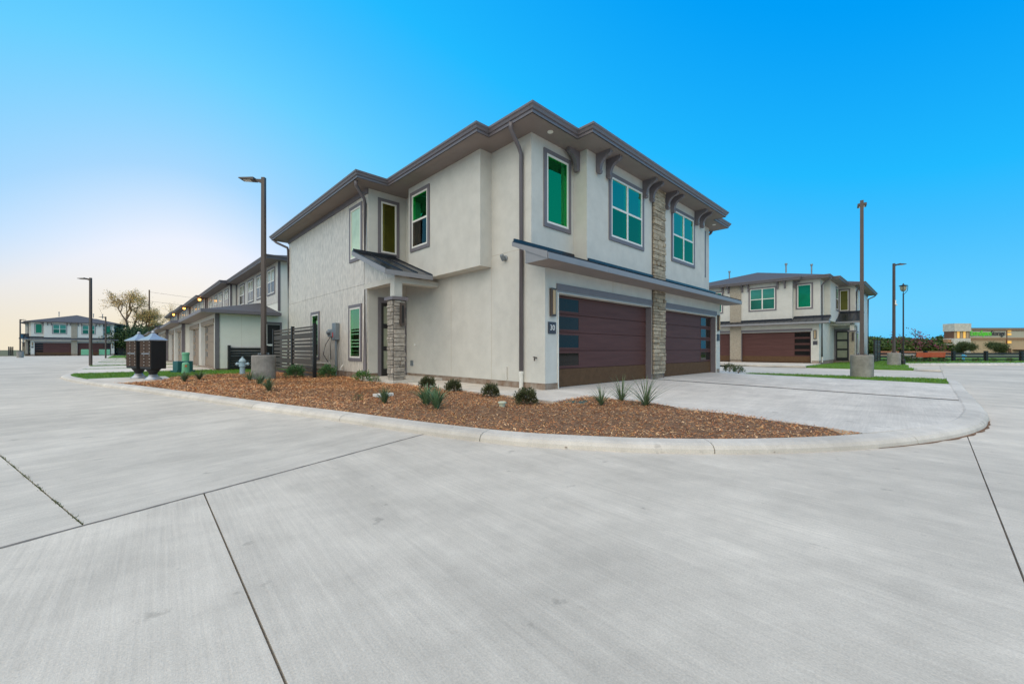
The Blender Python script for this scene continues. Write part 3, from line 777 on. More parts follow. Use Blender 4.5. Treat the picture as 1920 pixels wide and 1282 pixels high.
    # brackets
    for x in (2.13,2.63,4.74,5.2): 
        bracket(t,(x,0,6.63),X,nY); bracket(t,(HW-x-.11,0,6.63),X,nY)
    bracket(t,(1.71,.34,6.63),nY,nX,.11); bracket(t,(9.89,.23,6.63),Y,X,.11)
    # eaves
    E=[(-.6,-.14),(1.11,-.14),(1.11,-.6),(10.49,-.6),(10.49,-.14),(12.2,-.14),(12.2,1.39),(12.6,1.39),(12.6,6.1),(13.64,6.1),(13.64,16.36),(-2.04,16.36),(-2.04,6.1),(-1.0,6.1),(-1.0,1.39),(-.6,1.39)]
    sp_=MB(); sp_.add([(x,y,6.63) for x,y in E]+[(x,y,6.66) for x,y in E],[tuple(range(16))[::-1],tuple(range(16,32))]); sp_.build('soffit',M['soffit'],t)
    gutter_loop(t,E,6.83)
    rf=MB(); sl_=.29; zr=6.80
    hip(rf,-.6,12.2,-.14,16.3,zr,sl_); hip(rf,-2.04,13.64,6.1,16.36,zr+.001,sl_); hip(rf,1.11,10.49,-.6,8.5,zr+.002,sl_)
    hip(rf,-1.0,12.6,1.39,6.7,zr+.003,sl_)
    roof=rf.build('roof',M['shingle'],t)
    for x,y,h in ((3.2,6.5,9.15),(8.3,5.5,9.0),(9.6,9,9.25)):
        MB().tube([(x,y,8.2),(x,y,h)],.06,8).tube([(x,y,h-.1),(x,y,h+.05)],.11,8).build('vent_pipe',M['grey_metal'],roof)
    if lod==0:
        for x,y in ((-.02+.35,.12),(4.95,-.3),(6.45,-.3),(11.2,.1)):
            MB().lathe([(.075,0),(.075,.012),(.05,.012)],(x,y,6.617),16).build('downlight',M['downlight'],t)
    # awning over the garages
    sl2=(3.74-3.33)/1.115
    seam_roof(t,1.705,9.895,-.66,3.33,-.001,3.33+.659*sl2,'garage_awning',.41,rakes=(0,0))
    for x0,x1,rk in ((-.66,1.70,(1,0)),(9.90,HW+.66,(0,1))):
        seam_roof(t,x0,x1,-.66,3.33,.455,3.74,'garage_awning',.41,rakes=rk,rh=.09)
    MB().box(-.64,HW+.64,-.66,-.001,3.175,3.2).build('awning_soffit',M['soffit'],t)
    for x in (-.665,HW+.645):
        MB().prism([(x,-.655,3.17),(x,-.655,3.31),(x,-.002,3.55),(x,-.002,3.17)],(.02,0,0)).build('awning_end',M['fascia'],t)
        MB().prism([(x,-.0,3.17),(x,-.0,3.55),(x+.0,.02,3.55),(x+.0,.02,3.17)],(.66 if x<0 else -.645,0,0)).build('awning_return',M['fascia'],t)
    if lod==0:
        # stucco control joints
        j=MB()
        for y,z0,z1 in ((1.98,.36,3.45),(3.9,.36,3.45)): j.box(-.003,0,y-.006,y+.006,z0,z1)
        j.box(-.003,0,.47,1.98,3.76,3.772); j.build('control_joint',M['joint'],t)
        j=MB(); j.box(3.0-.006,3.0+.006,-.003,.001,2.85,3.17).build('control_joint',M['joint'],t)
        # hose bib, outlet, clean-out, camera, meter gear
        hb=MB().tube([(0,.28,.98),(-.08,.28,.98)],.02,8).tube([(-.08,.28,1.0),(-.08,.28,.9)],.016,8).tube([(-.1,.25,1.0),(-.1,.31,1.0)],.012,6); hb.build('hose_bib',M['bronze'],t)
        MB().tube([(-.03,1.35,.72),(-.03,1.35,.38)],.014,8).tube([(.0,1.35,.72),(-.03,1.35,.72)],.014,8).build('condensate_pipe',M['pvc'],t)
        ol=MB().box(-.05,0,6.2,6.32,.62,.8).build('outlet_box',M['grey_metal'],t)
        MB().lathe([(.02,0),(.045,.0),(.045,.02),(.02,.03)],(0,0,0),14).build('door_bell',M['downlight'],t).matrix_local=Matrix.Translation((0,6.1,1.35))@Matrix.Rotation(R(-90),4,'Y')
        cm=MB().lathe([(.075,0),(.075,.03),(.05,.05)],(0,0,0),16).build('camera_mount',M['grey_metal'],t,smooth=False); cm.matrix_local=Matrix.Translation((0,1.4,3.62))@Matrix.Rotation(R(-90),4,'Y')
        MB().lathe([(.045,-.05),(.055,0),(.055,.1),(.035,.13)],(0,0,0),14).build('camera_head',M['grey_metal'],cm).matrix_local=Matrix.Translation((-.03,0,.1))@Matrix.Rotation(R(60),4,'Y')
        mt=MB().box(-1.6,-1.44,9.15,9.5,1.55,2.2).build('meter_cabinet',M['grey_metal'],t,bevel=.01)
        m2=MB().box(-1.58,-1.44,9.6,10.05,1.68,1.98).build('meter_box',M['grey_metal'],mt,bevel=.02)
        MB().lathe([(.09,0),(.09,.06),(.07,.1)],(0,0,0),16).build('meter_dial',M['grey_metal'],mt).matrix_local=Matrix.Translation((-1.58,9.83,1.85))@Matrix.Rotation(R(-90),4,'Y')
        MB().box(-1.604,-1.60,9.38,9.48,1.66,1.84).build('warning_label',M['red'],mt)
        MB().tube([(-1.52,9.3,1.55),(-1.52,9.3,.2)],.04,10).build('conduit',M['grey_metal'],mt)
        MB().tube([(-1.5,9.95,1.68),(-1.55,10.3,1.4),(-1.6,10.45,1.0),(-1.5,10.2,.7)],.012,6).tube([(-1.5,9.85,1.68),(-1.52,9.9,1.2),(-1.55,9.75,.8)],.012,6).build('cable',M['wire'],mt)
        MB().tube([(-1.47,12.2,.62),(-1.47,10.1,.62),(-1.47,10.1,.95)],.022,8).build('refrigerant_pipe',M['white'],t)
        MB().tube([(-1.46,8.75,.62),(-1.56,8.72,.52),(-1.56,8.72,.42)],.018,8).build('drain_spout',M['white'],t)
    return t
main=duplex((0,0,0),0,0,'large two-storey cream stucco duplex with number 30 beside its maroon garage door','stucco','30')
right=duplex((30.64,11.07,0),R(-90),1,'cream stucco duplex with pale yellow glazed front door, beyond the grass strip and lamp base','stucco')
# rooms behind the clear panes: cut real openings with shallow rooms into the near house
def cut_rooms(root):
    objs=[o for o in root.children if o.name.split('.')[0] in('wall','bay','side_bay')]
    for o in root.children:
        if o.name.split('.')[0]=='wing': objs+=[o]+[c for c in o.children if c.name.startswith('siding_panel')]
    for O,U,N,w,h,tw in CUTS:
        mb=MB(); mb.obox(O,U,N,tw+.03,w-tw-.03,-.10,.2,tw+.03,h-tw-.03)
        rm=MB(); rm.obox(O,U,N,-.28 if (abs(N.x)<.5 and O.y<1 and O.x<5) else -.02,w+(.25 if (abs(N.x)<.5 and O.y<1 and O.x>5) else .02),-1.25,-.10,-.12,h-.02)
        for q,only in ((mb,None),(rm,('wall','wing'))):
            if q is rm and abs(N.x)>.5 and O.x>-1: only=('wall',)
            if q is rm and abs(N.y)>.5 and O.y<.3: q=MB().obox(O,U,N,.02,w-.02,-1.5,-.44,-.1,h)
            c=q.build('cutter',M['stucco']); lo=[min(v[i] for v in q.v) for i in range(3)]; hi=[max(v[i] for v in q.v) for i in range(3)]
            for o in objs:
                nm=o.name.split('.')[0]
                if only and nm not in only: continue
                vs=o.data.vertices; a=[min(v.co[i] for v in vs) for i in range(3)]; b=[max(v.co[i] for v in vs) for i in range(3)]
                if any(hi[i]<=a[i] or lo[i]>=b[i] for i in range(3)): continue
                m=o.modifiers.new('cut','BOOLEAN'); m.object=c; m.operation='DIFFERENCE'; m.solver='EXACT'
                me=bpy.data.meshes.new_from_object(o.evaluated_get(bpy.context.evaluated_depsgraph_get()))
                o.modifiers.remove(m); o.data=me
            bpy.data.objects.remove(c)
cut_rooms(main)
left=duplex((-20.5,115,0),0,2,'pale stucco duplex closing the end of the street behind the lamp posts','stucco_white')
left2=duplex((-41.5,112,0),0,2,'cream stucco duplex beside the end-of-street duplex, cut off at its far side','stucco')
back=duplex((-1.2,121,0),0,2,'pale stucco duplex behind the bare spreading tree and mailboxes','stucco_white')

# ------------------------------------------------------------------ screens / fences
def screen(loc,rz,L_,H_,posts,label,parent_name='slat_screen',cat='fence',mat='fence_wood',group=None):
    t=empty(parent_name,loc,rz); tag(t,label,cat,group)
    for p in posts: MB().box(p-.055,p+.055,-.055,.055,0,H_+.08).build('post',M['black_metal'],t)
    z=.06; k=0
    hs=[.14,.09,.09,.20,.09,.09]
    while z<H_:
        h=hs[k%6]; h=min(h,H_-z)
        for a,b in zip(posts,posts[1:]): MB().box(a+.056,b-.056,-.02,.02,z,z+h).build('slat',M[mat],t)
        z+=h+.045; k+=1
    return t
screen((-2.45,8.82,.12),R(90),5.4,1.92,[0,2.6,5.4],'dark slatted privacy screen beside the round concrete lamp base, by the grey siding wall')
s2=screen((-3.35,19.3,.12),0,1.7,1.22,[0,1.75],'low dark slatted screen standing against the townhouse end wall behind the fire hydrant',mat='black_metal')
screen((-3.35,19.3,.12),R(90),2.8,1.22,[0.13,2.9],'low weathered slatted screen running along the townhouse garage corner')
screen((39.4,-2.98,.12),0,5.4,1.92,[0,2.6,5.4],'tall dark slatted screen beside the duplex past the second lamp base')
screen((-22.8,112,.12),R(90),4,1.6,[0,2,4],'dark slatted screen beside the duplex at the street end',)
# ------------------------------------------------------------------ townhouse row
def townhouse(k,label,lit):
    x=-3.92-(0,.41,.62,.8,.95)[k]; y=19.46+11.85*k; L_=11.85
    t=empty('townhouse',(x,y,0)); tag(t,label,'house','townhouses in the row along the street')
    xu=2.93
    MB().box(.3,10,0,L_-.01,.2,3.2).box(.2,.3,0,.55,.2,3.2).build('garage_wall',M['siding_smooth'],t)
    fr=MB()
    for a,b in ((0,.55),(5.35,6.55),(11.3,L_-.01)): fr.box(.0,.199,a,b,.2,3.2)
    for a,b in ((.55,5.35),(6.55,11.3)): fr.box(.001,.199,a,b,2.62,3.199)
    fr.build('garage_front',M['siding'],t)
    MB().box(.02,9.9,.02,L_-.03,-.05,.2).build('foundation',M['foundation'],t)
    MB().box(xu,12,0.001,L_-.01,3.201,6.25).build('upper_wall',M['siding_smooth'],t)
    MB().box(xu-.02,xu-.001,.0,L_-.012,3.9,6.25).build('upper_siding',M['siding'],t)
    MB().box(xu-.035,xu+.1,-.02,.0,3.4,6.25).build('corner_board',M['trim'],t); MB().box(-.03,.16,-.022,.0,.2,3.2).build('corner_board',M['trim'],t)
    for a,b in ((.55,5.35),(6.55,11.3)):
        d=MB().box(.24,.28,a,b,.15,2.62).build('garage_door',M['door_tan'],t)
        ph=2.4/5
        for i in range(5):
            MB().box(.2,.239,a,b,.2+i*ph+.004,.2+(i+1)*ph-.004).build('panel',M['door_tan'],d)
        for i in range(1,5): MB().box(.19,.2,b-1.0,b-.2,.2+i*ph+.08,.2+i*ph+.4).build('pane',M['glass_dark'],d)
        MB().box(-.03,-.001,a-.1,b+.1,2.62,2.86).build('header_board',M['door_tan'],t)
        MB().box(-.02,.19,b-.03,b,.2,2.6).build('jamb',M['white'],t)
    for c in (.6,3.4,6.0,8.8):
        window(t,(xu-.02,c+1.75,4.45),Vector((0,-1,0)),Vector((-1,0,0)),1.75,1.6,'grid','glass_pale','glass_dark',tw=.09)
    # upper roof
    E=[(xu-.7,-.55),(12.6,-.55),(12.6,L_+.4),(xu-.7,L_+.4)]
    MB().add([(a,b,6.25) for a,b in E]+[(a,b,6.28) for a,b in E],[(3,2,1,0),(4,5,6,7)]).build('soffit',M['soffit'],t)
    gutter_loop(t,E,6.44)
    r_=MB(); hip(r_,xu-.7,12.6,-.55,L_+.4,6.42,.3); r_.build('roof',M['shingle'],t)
    # garage roof: lean-to with a hip at the near end
    ex,ez=-.6,3.24; e1=L_+(.2 if k<4 else .5)
    g=MB().add([(ex,-.55,ez),(xu,-.55,ez),(xu,4.3,4.22),(xu,e1,4.22),(ex,e1,ez)],[(0,1,2),(0,2,3,4)]); g.add([(ex,-.55,ez-.02),(xu,-.55,ez-.02),(xu,e1,ez-.02),(ex,e1,ez-.02)],[(3,2,1,0)])
    g.build('garage_roof',M['shingle'],t)
    gr=MB().box(ex-.09,ex,-.64,e1,ez-.16,ez+.01).box(ex,xu,-.64,-.55,ez-.16,ez+.009); gr.build('gutter',M['gutter'],t)
    MB().box(ex,xu,-.54,e1-.01,ez-.16,ez-.13).build('garage_soffit',M['soffit'],t)
    if k==0:
        O=(2.28,0,.2); tr=MB().box(2.2,2.3,-.03,0,.2,2.75).box(3.0,3.1,-.03,0,.2,2.75).box(2.3,3.0,-.029,0,2.62,2.75).build('door_trim',M['trim'],t)
        d=MB().box(2.3,3.0,-.02,0,.2,2.6).build('side_door',M['door_black'],t)
        MB().box(2.36,2.94,-.024,-.02,1.4,1.5).box(2.3,2.36,-.024,-.02,.3,2.6).build('door_rail',M['white'],d)
        MB().box(1.147,1.153,-.004,0,.3,3.05).build('panel_joint',M['joint'],t)
        MB().box(.0,.14,-.05,-.022,2.75,3.05).build('eave_bracket',M['trim'],t)
    if lit:
        lm=MB().lathe([(.03,0),(.11,.03),(.11,.16),(.03,.19)],(xu-.45,-.1,5.98),12).build('eave_lamp',M['lamp_glow'],t)
    MB().tube([(xu-.07,L_-.25,6.2),(xu-.07,L_-.25,4.3)],.04,8).build('downspout',M['gutter'],t)
    return t
for k,(lb,lit) in enumerate((('end townhouse of the row, with a blank pale side wall behind the hydrant',0),('second townhouse of the row counted from the hydrant end, stepped forward slightly',0),('third townhouse of the row, its eave lamp the first one lit',1),('fourth townhouse of the row, its eave lamp the second one lit',1),('last townhouse at the far end of the row, eave lamp lit',1))):
    townhouse(k,lb,lit)
# ------------------------------------------------------------------ lamps
def lamp(loc,az,H_,label,base=True,arm=.75,cctv=False,r=.065):
    t=empty('street_lamp',loc); tag(t,label,'street lamp','tall dark street lamps with a single flat head')
    z0=0
    if base:
        MB().lathe([(.36,-.1),(.36,.84),(.345,.87),(.0,.875)],(0,0,0),28).build('concrete_base',M['base_concrete'],t,smooth=False); z0=.87
        MB().box(-.16,.16,-.16,.16,.87,.9).build('base_plate',M['bronze'],t)
        for sx in(-1,1):
            for sy in(-1,1): MB().tube([(sx*.12,sy*.12,.9),(sx*.12,sy*.12,.95)],.018,6).build('bolt',M['grey_metal'],t)
    p=MB().add([(-r,-r,z0),(r,-r,z0),(r,r,z0),(-r,r,z0),(-r*.85,-r*.85,H_),(r*.85,-r*.85,H_),(r*.85,r*.85,H_),(-r*.85,r*.85,H_)],[(3,2,1,0),(4,5,6,7),(0,1,5,4),(1,2,6,5),(2,3,7,6),(3,0,4,7)]).build('pole',M['bronze'],t); p.rotation_euler=(0,0,az)
    h=MB().prism([(0,-.03,H_-.2),(.06,-.03,H_-.2),(.3,-.03,H_-.1),(.3,-.03,H_-.05),(.0,-.03,H_-.06)],(0,.06,0)).build('arm',M['bronze'],t); h.rotation_euler=(0,0,az)
    hd=MB().prism([(.28,-.15,H_-.11),(arm,-.13,H_-.08),(arm+.03,-.13,H_-.06),(arm,-.13,H_-.04),(.28,-.15,H_-.02)],(0,.28,0)).build('lamp_head',M['bronze'],t); hd.rotation_euler=(0,0,az)
    MB().box(.42,.66,-.09,.09,H_-.107,H_-.1).build('lens',M['white'],hd)
    MB().lathe([(.03,0),(.03,.05)],(.45,0,H_-.03),8).build('sensor',M['grey_metal'],hd)
    if cctv:
        c=MB().box(-.1,.1,-.12,-.06,H_-2.9,H_-2.6).build('camera_box',M['white'],t)
        MB().tube([(.1,-.09,H_-2.8),(.4,-.09,H_-2.85)],.02,6).lathe([(.02,-.1),(.08,-.06),(.08,0),(.02,.02)],(.42,-.09,H_-2.85),10).build('camera_dome',M['white'],t)
    return t
vaz=TH+R(90)   # image-left direction
lamp((-3.93,9.32,.12),vaz,6.93,'street lamp on a round concrete base beside the dark slatted screen and hydrant')
lamp((-9.04,33.8,.10),vaz,6.05,'street lamp without a base on the second grass strip past the mailboxes',base=False)
lamp((-9.1,68,.1),vaz,5.4,'short street lamp at the far end of the grass strips by the far duplex',base=False,r=.06)
lamp((-18.7,89,.1),vaz-R(180),5.7,'street lamp on a concrete base by the dark screen near the end of the street')
lamp((13.6,-4.57,.10),R(5.3),6.95,'street lamp on a stained concrete base in the grass strip by the driveway')
lamp((31.7,-4.6,.10),TH-R(90),7.15,'street lamp with a small camera on its pole, on a concrete base',cctv=True)
t=tag(empty('pedestrian_lamp',(33.75,-5.0,.1)),'slim black post-top lantern lamp beside the orange benches','street lamp')
MB().tube([(0,0,0),(0,0,5.2)],.05,10,r1=.04).build('pole',M['black_metal'],t); MB().lathe([(.12,0),(.12,.3),(.07,.4)],(0,0,0),12).build('base',M['black_metal'],t)
MB().tube([(-.05,0,5.15),(-.22,0,5.4),(-.24,0,5.75)],.018,6).tube([(.05,0,5.15),(.22,0,5.4),(.24,0,5.75)],.018,6).tube([(0,-.05,5.15),(0,-.22,5.4),(0,-.24,5.75)],.018,6).build('cage',M['black_metal'],t)
MB().lathe([(.25,0),(.24,.04),(.06,.09),(.02,.2)],(0,0,5.74),14).build('lamp_cap',M['black_metal'],t)
MB().lathe([(.08,0),(.17,.12),(.19,.35)],(0,0,5.35),12).build('lens',M['glass_pale'],t)
# ------------------------------------------------------------------ mailboxes
def mailbox(loc,rz,label):
    t=empty('cluster_mailbox',loc,rz); t.scale=(.88,.95,.92); tag(t,label,'mailbox','cluster mailboxes on the concrete pad')
    MB().lathe([(.26,0),(.26,.03),(.16,.12),(.12,.2)],(0,0,0),16).build('foot',M['mailbox_roof'],t,smooth=True)
    MB().lathe([(.115,.16),(.13,.25),(.2,.36),(.24,.42)],(0,0,0),12).build('pedestal',M['mailbox'],t,smooth=True)
    MB().box(-.40,.40,-.24,.24,.42,1.52).build('cabinet',M['mailbox'],t,bevel=.012)
    for i in range(2):
        for j in range(8):
            x0=-.385+i*.39; z0=.5+j*.124+(.0 if j<4 else .02)
            d=MB().box(x0+.008,x0+.372,-.252,-.24,z0,z0+.114).build('box_door',M['mailbox_door'],t)
            MB().lathe([(.014,0),(.014,.008)],(0,0,0),8).build('lock',M['white'],d).matrix_local=Matrix.Translation((x0+.32,-.252,z0+.06))@Matrix.Rotation(R(90),4,'X')
    MB().box(-.2,.36,-.275,-.25,.99,1.02).build('mail_slot',M['mailbox_roof'],t)
    ro=MB().lathe([(.52,1.5),(.53,1.53),(.40,1.59),(.20,1.68),(.08,1.78),(.05,1.80)],(0,0,0),4,flat=.5)
    ro.v=[(x*1.12,y*.80,z) for x,y,z in ro.v]; ro.build('mailbox_roof',M['mailbox_roof'],t)
    MB().lathe([(.03,1.78),(.06,1.83),(.03,1.88)],(0,0,0),10).build('finial',M['mailbox_roof'],t)
    return t
mailbox((-6.97,14.0,.118),R(-68),'dark cluster mailbox with silver pagoda roof, behind its twin on the concrete pad')
mailbox((-6.62,12.75,.118),R(-68),'dark cluster mailbox with silver pagoda roof, fully in front of its twin beside the mulch')
# ------------------------------------------------------------------ hydrant
def hydrant(loc,rz,mat,label,s=1):
    t=empty('fire_hydrant',loc,rz); t.scale=(s,s,s); tag(t,label,'hydrant')
    MB().lathe([(.14,0),(.14,.03),(.10,.04),(.095,.36),(.13,.37),(.13,.41),(.11,.42),(.11,.55),(.13,.56),(.13,.59),(.10,.66),(.05,.71),(.04,.72)],(0,0,0),18).build('barrel',mat,t,smooth=False)
    MB().lathe([(.03,.71),(.03,.78),(.0,.78)],(0,0,0),5).build('top_nut',mat,t)
    for a,r_,l in ((0,.055,.19),(180,.055,.19),(-90,.075,.2)):
        d=Vector((math.cos(R(a)),math.sin(R(a)),0)); c=Vector((0,0,.47))
        o=MB().tube([c+d*.08,c+d*l],r_*.85,12).tube([c+d*(l-.03),c+d*(l+.03)],r_*1.2,8).tube([c+d*(l+.03),c+d*(l+.06)],.02,5); o.build('outlet',mat,t)
    return t
hydrant((-3.85,13.2,.12),R(160),M['hydrant'],'pale blue-grey fire hydrant beside the round concrete lamp base')
hydrant((53,-8.6,.1),R(30),M['hydrant_blue'],'bright blue hydrant standing in front of the black rail fence',.95)
# ------------------------------------------------------------------ utility cabinets
t=empty('utility_pedestal',(-5.35,17.0,.115)); t.scale=(.68,.68,.68); tag(t,'rounded light green utility pedestal with an orange sticker on the lawn','utility box','green utility pedestals on the lawn')
MB().lathe([(.23,0),(.23,.1),(.215,.11),(.2,.62),(.17,.70),(.08,.735)],(0,0,0),18).build('dome',M['green_box'],t,smooth=False)
MB().box(-.07,.05,-.225,-.2,.42,.56).build('sticker',M['orange_paint'],t)
t=empty('utility_pedestal',(-5.15,19.3,.115)); t.scale=(.75,.75,.9); tag(t,'slimmer pale green utility pedestal standing behind the teal cabinet','utility box','green utility pedestals on the lawn')
MB().lathe([(.2,0),(.19,.9),(.21,.91),(.21,1.0),(.18,1.04)],(0,0,0),18).build('dome',M['green_box'],t)
t=empty('transformer_cabinet',(-5.35,18.2,.115),R(20)); t.scale=(.75,.75,.85); tag(t,'dark teal transformer cabinet between the two green pedestals','utility box')
MB().box(-.42,.42,-.3,.3,.06,.62).build('cabinet',M['teal_box'],t,bevel=.02); MB().box(-.5,.5,-.38,.38,0,.12).build('pad',M['teal_box'],t)
for x,y,lb in ((-12.8,112,'small green utility box beside the far duplex driveway'),(-10.3,113,'pale green utility box near the tree past the far duplex')):
    t=tag(empty('utility_box',(x,y,.0)),lb,'utility box'); MB().box(-.9,.9,-.5,.5,0,.15).build('pad',M['base_concrete'],t); MB().box(-.8,.8,-.45,.45,.15,1.3).build('cabinet',M['green_box'],t,bevel=.05)
# ------------------------------------------------------------------ plants
def shrub(loc,r,label,name='round_shrub',col=(.045,.085,.03),n=1500,group=None,tip=(.10,.15,.06)):
    t=empty(name,loc); tag(t,label,'shrub',group); rnd=random.Random(hash((round(loc[0],2),round(loc[1],2)))&0xffff)
    st=MB()
    for k in range(9):
        a=rnd.uniform(0,6.28); b=rnd.uniform(.2,.9); st.tube([(0,0,-.03),(math.cos(a)*r*.5*b,math.sin(a)*r*.5*b,r*.7),(math.cos(a)*r*b*.8,math.sin(a)*r*b*.8,r*1.2)],.008,4,r1=.003)
    st.build('stem',M['bark'],t)
    V=[];F=[];C=[]
    for k in range(n):
        a=rnd.uniform(0,6.283); u=rnd.uniform(-.55,1); q=math.sqrt(max(0,1-u*u)); rr=r*rnd.uniform(.45,1.05)*(1+.18*math.sin(a*3+u*4))
        p=Vector((math.cos(a)*q*rr,math.sin(a)*q*rr,r*.62+u*rr*.85)); 
        if p.z<.0: p.z=.02
        d=(Vector((math.cos(a)*q,math.sin(a)*q,u+.6))+Vector((rnd.gauss(0,.35),rnd.gauss(0,.35),rnd.gauss(0,.3)))).normalized()
        l=r*rnd.uniform(.2,.36); wv=d.cross(Vector((rnd.gauss(0,1),rnd.gauss(0,1),rnd.gauss(0,1)))).normalized()*l*.16
        m=len(V); V+=[tuple(p-wv*.4),tuple(p+d*l*.5-wv),tuple(p+d*l),tuple(p+d*l*.5+wv)]; F.append((m,m+1,m+2,m+3))
        g=rnd.uniform(.6,1.3); tt=rnd.random()*.8; c=tuple((col[j]*(1-tt)+tip[j]*tt)*g for j in range(3)); C+=[c]*4
    attr_obj('foliage',V,F,C,M['leaf'],t)
    return t
def tuft(loc,h,n,label,name='yucca',spread=.8,col=(.11,.16,.08),group=None,w_=.012):
    t=empty(name,loc); tag(t,label,'plant',group); rnd=random.Random(int(loc[0]*977+loc[1]*131))
    V=[];F=[];C=[]
    for k in range(n):
        a=rnd.uniform(0,6.283); out_=rnd.uniform(.1,1)*spread*h; hh=h*rnd.uniform(.45,1)*(1-.35*out_/(spread*h)); d=Vector((math.cos(a),math.sin(a),0)); s=Vector((-d.y,d.x,0)); prev=None
        droop=rnd.uniform(0,.55)
        for i in range(6):
            q=i/5; p=d*(.015+out_*q**1.4)+Z*(hh*(q*(1+droop)-droop*q**3)); wd=w_*(1-q*.92)
            m=len(V); V+=[tuple(p-s*wd),tuple(p+s*wd)]
            g=rnd.uniform(.8,1.2); C+=[tuple(c*g for c in col)]*2
            if i: F.append((m-2,m-1,m+1,m))
    attr_obj('leaf_blades',V,F,C,M['leaf'],t)
    return t
G1='small rounded shrubs along the walkway'
for x,y,r_,lb in ((-1.66,2.6,.19,'small olive shrub in the mulch at the walkway, closest to the stone porch column'),(-1.66,1.45,.18,'small olive shrub in the mulch, second along the walkway from the porch column'),(-1.74,0,.17,'small olive shrub in the mulch, third along the walkway from the porch column'),(-1.95,-1.25,.19,'small dark shrub in the mulch by the walkway corner below the downspout')):
    shrub((x,y,bedz(x,y)),r_,lb,col=(.045,.06,.022),tip=(.13,.13,.06),group=G1)
for x,y,lb in ((-2.95,9.3,'fresh green feathery shrub growing in front of the tall slatted screen'),(-2.12,8.45,'fresh green feathery shrub between the slatted screen end and the meter conduit')):
    shrub((x,y,bedz(x,y)),.28,lb,col=(.05,.13,.04),tip=(.12,.22,.09),n=1100)
shrub((-1.95,5.95,.16),.24,'low bright green weed clump at the foot of the wing downspout','weed_clump',(.06,.16,.03),500,tip=(.1,.25,.05))
shrub((-1.82,5.3,.16),.15,'small bright green weed clump beside the porch slab','weed_clump',(.06,.15,.03),250,tip=(.1,.22,.05))
shrub((-3.95,1.55,.12),.11,'tiny green sprig alone in the mulch near the kerb','sprig',(.08,.13,.04),120)
tuft((-3.72,.86,.13),.42,80,'spiky green grass plant beside the flat white stone in the mulch',spread=.75)
tuft((-3.35,-.05,.14),.52,90,'thick blue-green strappy plant, rear one of a touching pair in the mulch',spread=.7,w_=.02,col=(.12,.20,.10))
tuft((-3.42,-.5,.14),.48,90,'thick blue-green strappy plant, front one of a touching pair in the mulch',spread=.6,w_=.02,col=(.12,.20,.10))
tuft((-1.05,-2.3,.16),.45,46,'thin-leaved red yucca beside the dark ground cover box lid',spread=1.4,w_=.009)
tuft((-.36,-2.3,.16),.62,60,'thin-leaved red yucca with tall arching blades, middle one of three at the driveway',spread=1.2,w_=.009)
tuft((-.62,-2.95,.16),.66,64,'thin-leaved red yucca with long drooping blades at the mulch edge of the driveway',spread=1.6,w_=.009)
for x,y,lb in ((-4.4,9.0,'small spiky plant behind the round lamp base at the kerb side'),(-4.55,6.9,'small spiky plant in front of the round lamp base'),(-4.75,5.0,'small spiky plant near the kerb, foremost of the three by the lamp base'),(-5.95,10.3,'small spiky plant near the mailboxes, closer to the kerb'),(-5.55,10.5,'small spiky plant near the mailboxes, farther from the kerb')):
    tuft((x,y,bedz(x,y)),.42,80,lb,spread=1.0)
shrub((12.9,-.35,.1),.22,'small dark shrub at the right corner of the second driveway',n=500); shrub((15.6,.9,.0),.3,'small reddish green shrub between the driveway and the neighbouring drive',n=500,col=(.09,.08,.03))
# small bed items
t=MB().prism([(-.22,-.12,0),(.15,-.16,0),(.24,.02,0),(.1,.15,0),(-.2,.1,0)],(0,0,.05)).build('flat_stone',M['white']); t.location=(-3.3,1.75,bedz(-3.3,1.75)); tag(t,'flat white stone lying in the mulch','stone')
t=empty('sprinkler_cap',(-2.6,-1.3,bedz(-2.6,-1.3))); tag(t,'small round pale green pipe cap sticking out of the mulch','pipe cap')
MB().lathe([(.05,-.03),(.055,.06),(.075,.06),(.075,.085),(.06,.09)],(0,0,0),16).build('cap',M['cap_green'],t)
t=empty('valve_box',(-1.0,-1.75,.15),R(20)); tag(t,'dark green irrigation valve box lid set in the mulch by the driveway corner','box'); MB().box(-.28,.28,-.18,.18,-.03,.035).build('lid',M['teal_box'],t,bevel=.01); MB().box(-.30,.30,-.2,.2,-.06,.02).build('rim',M['green_box'],t)
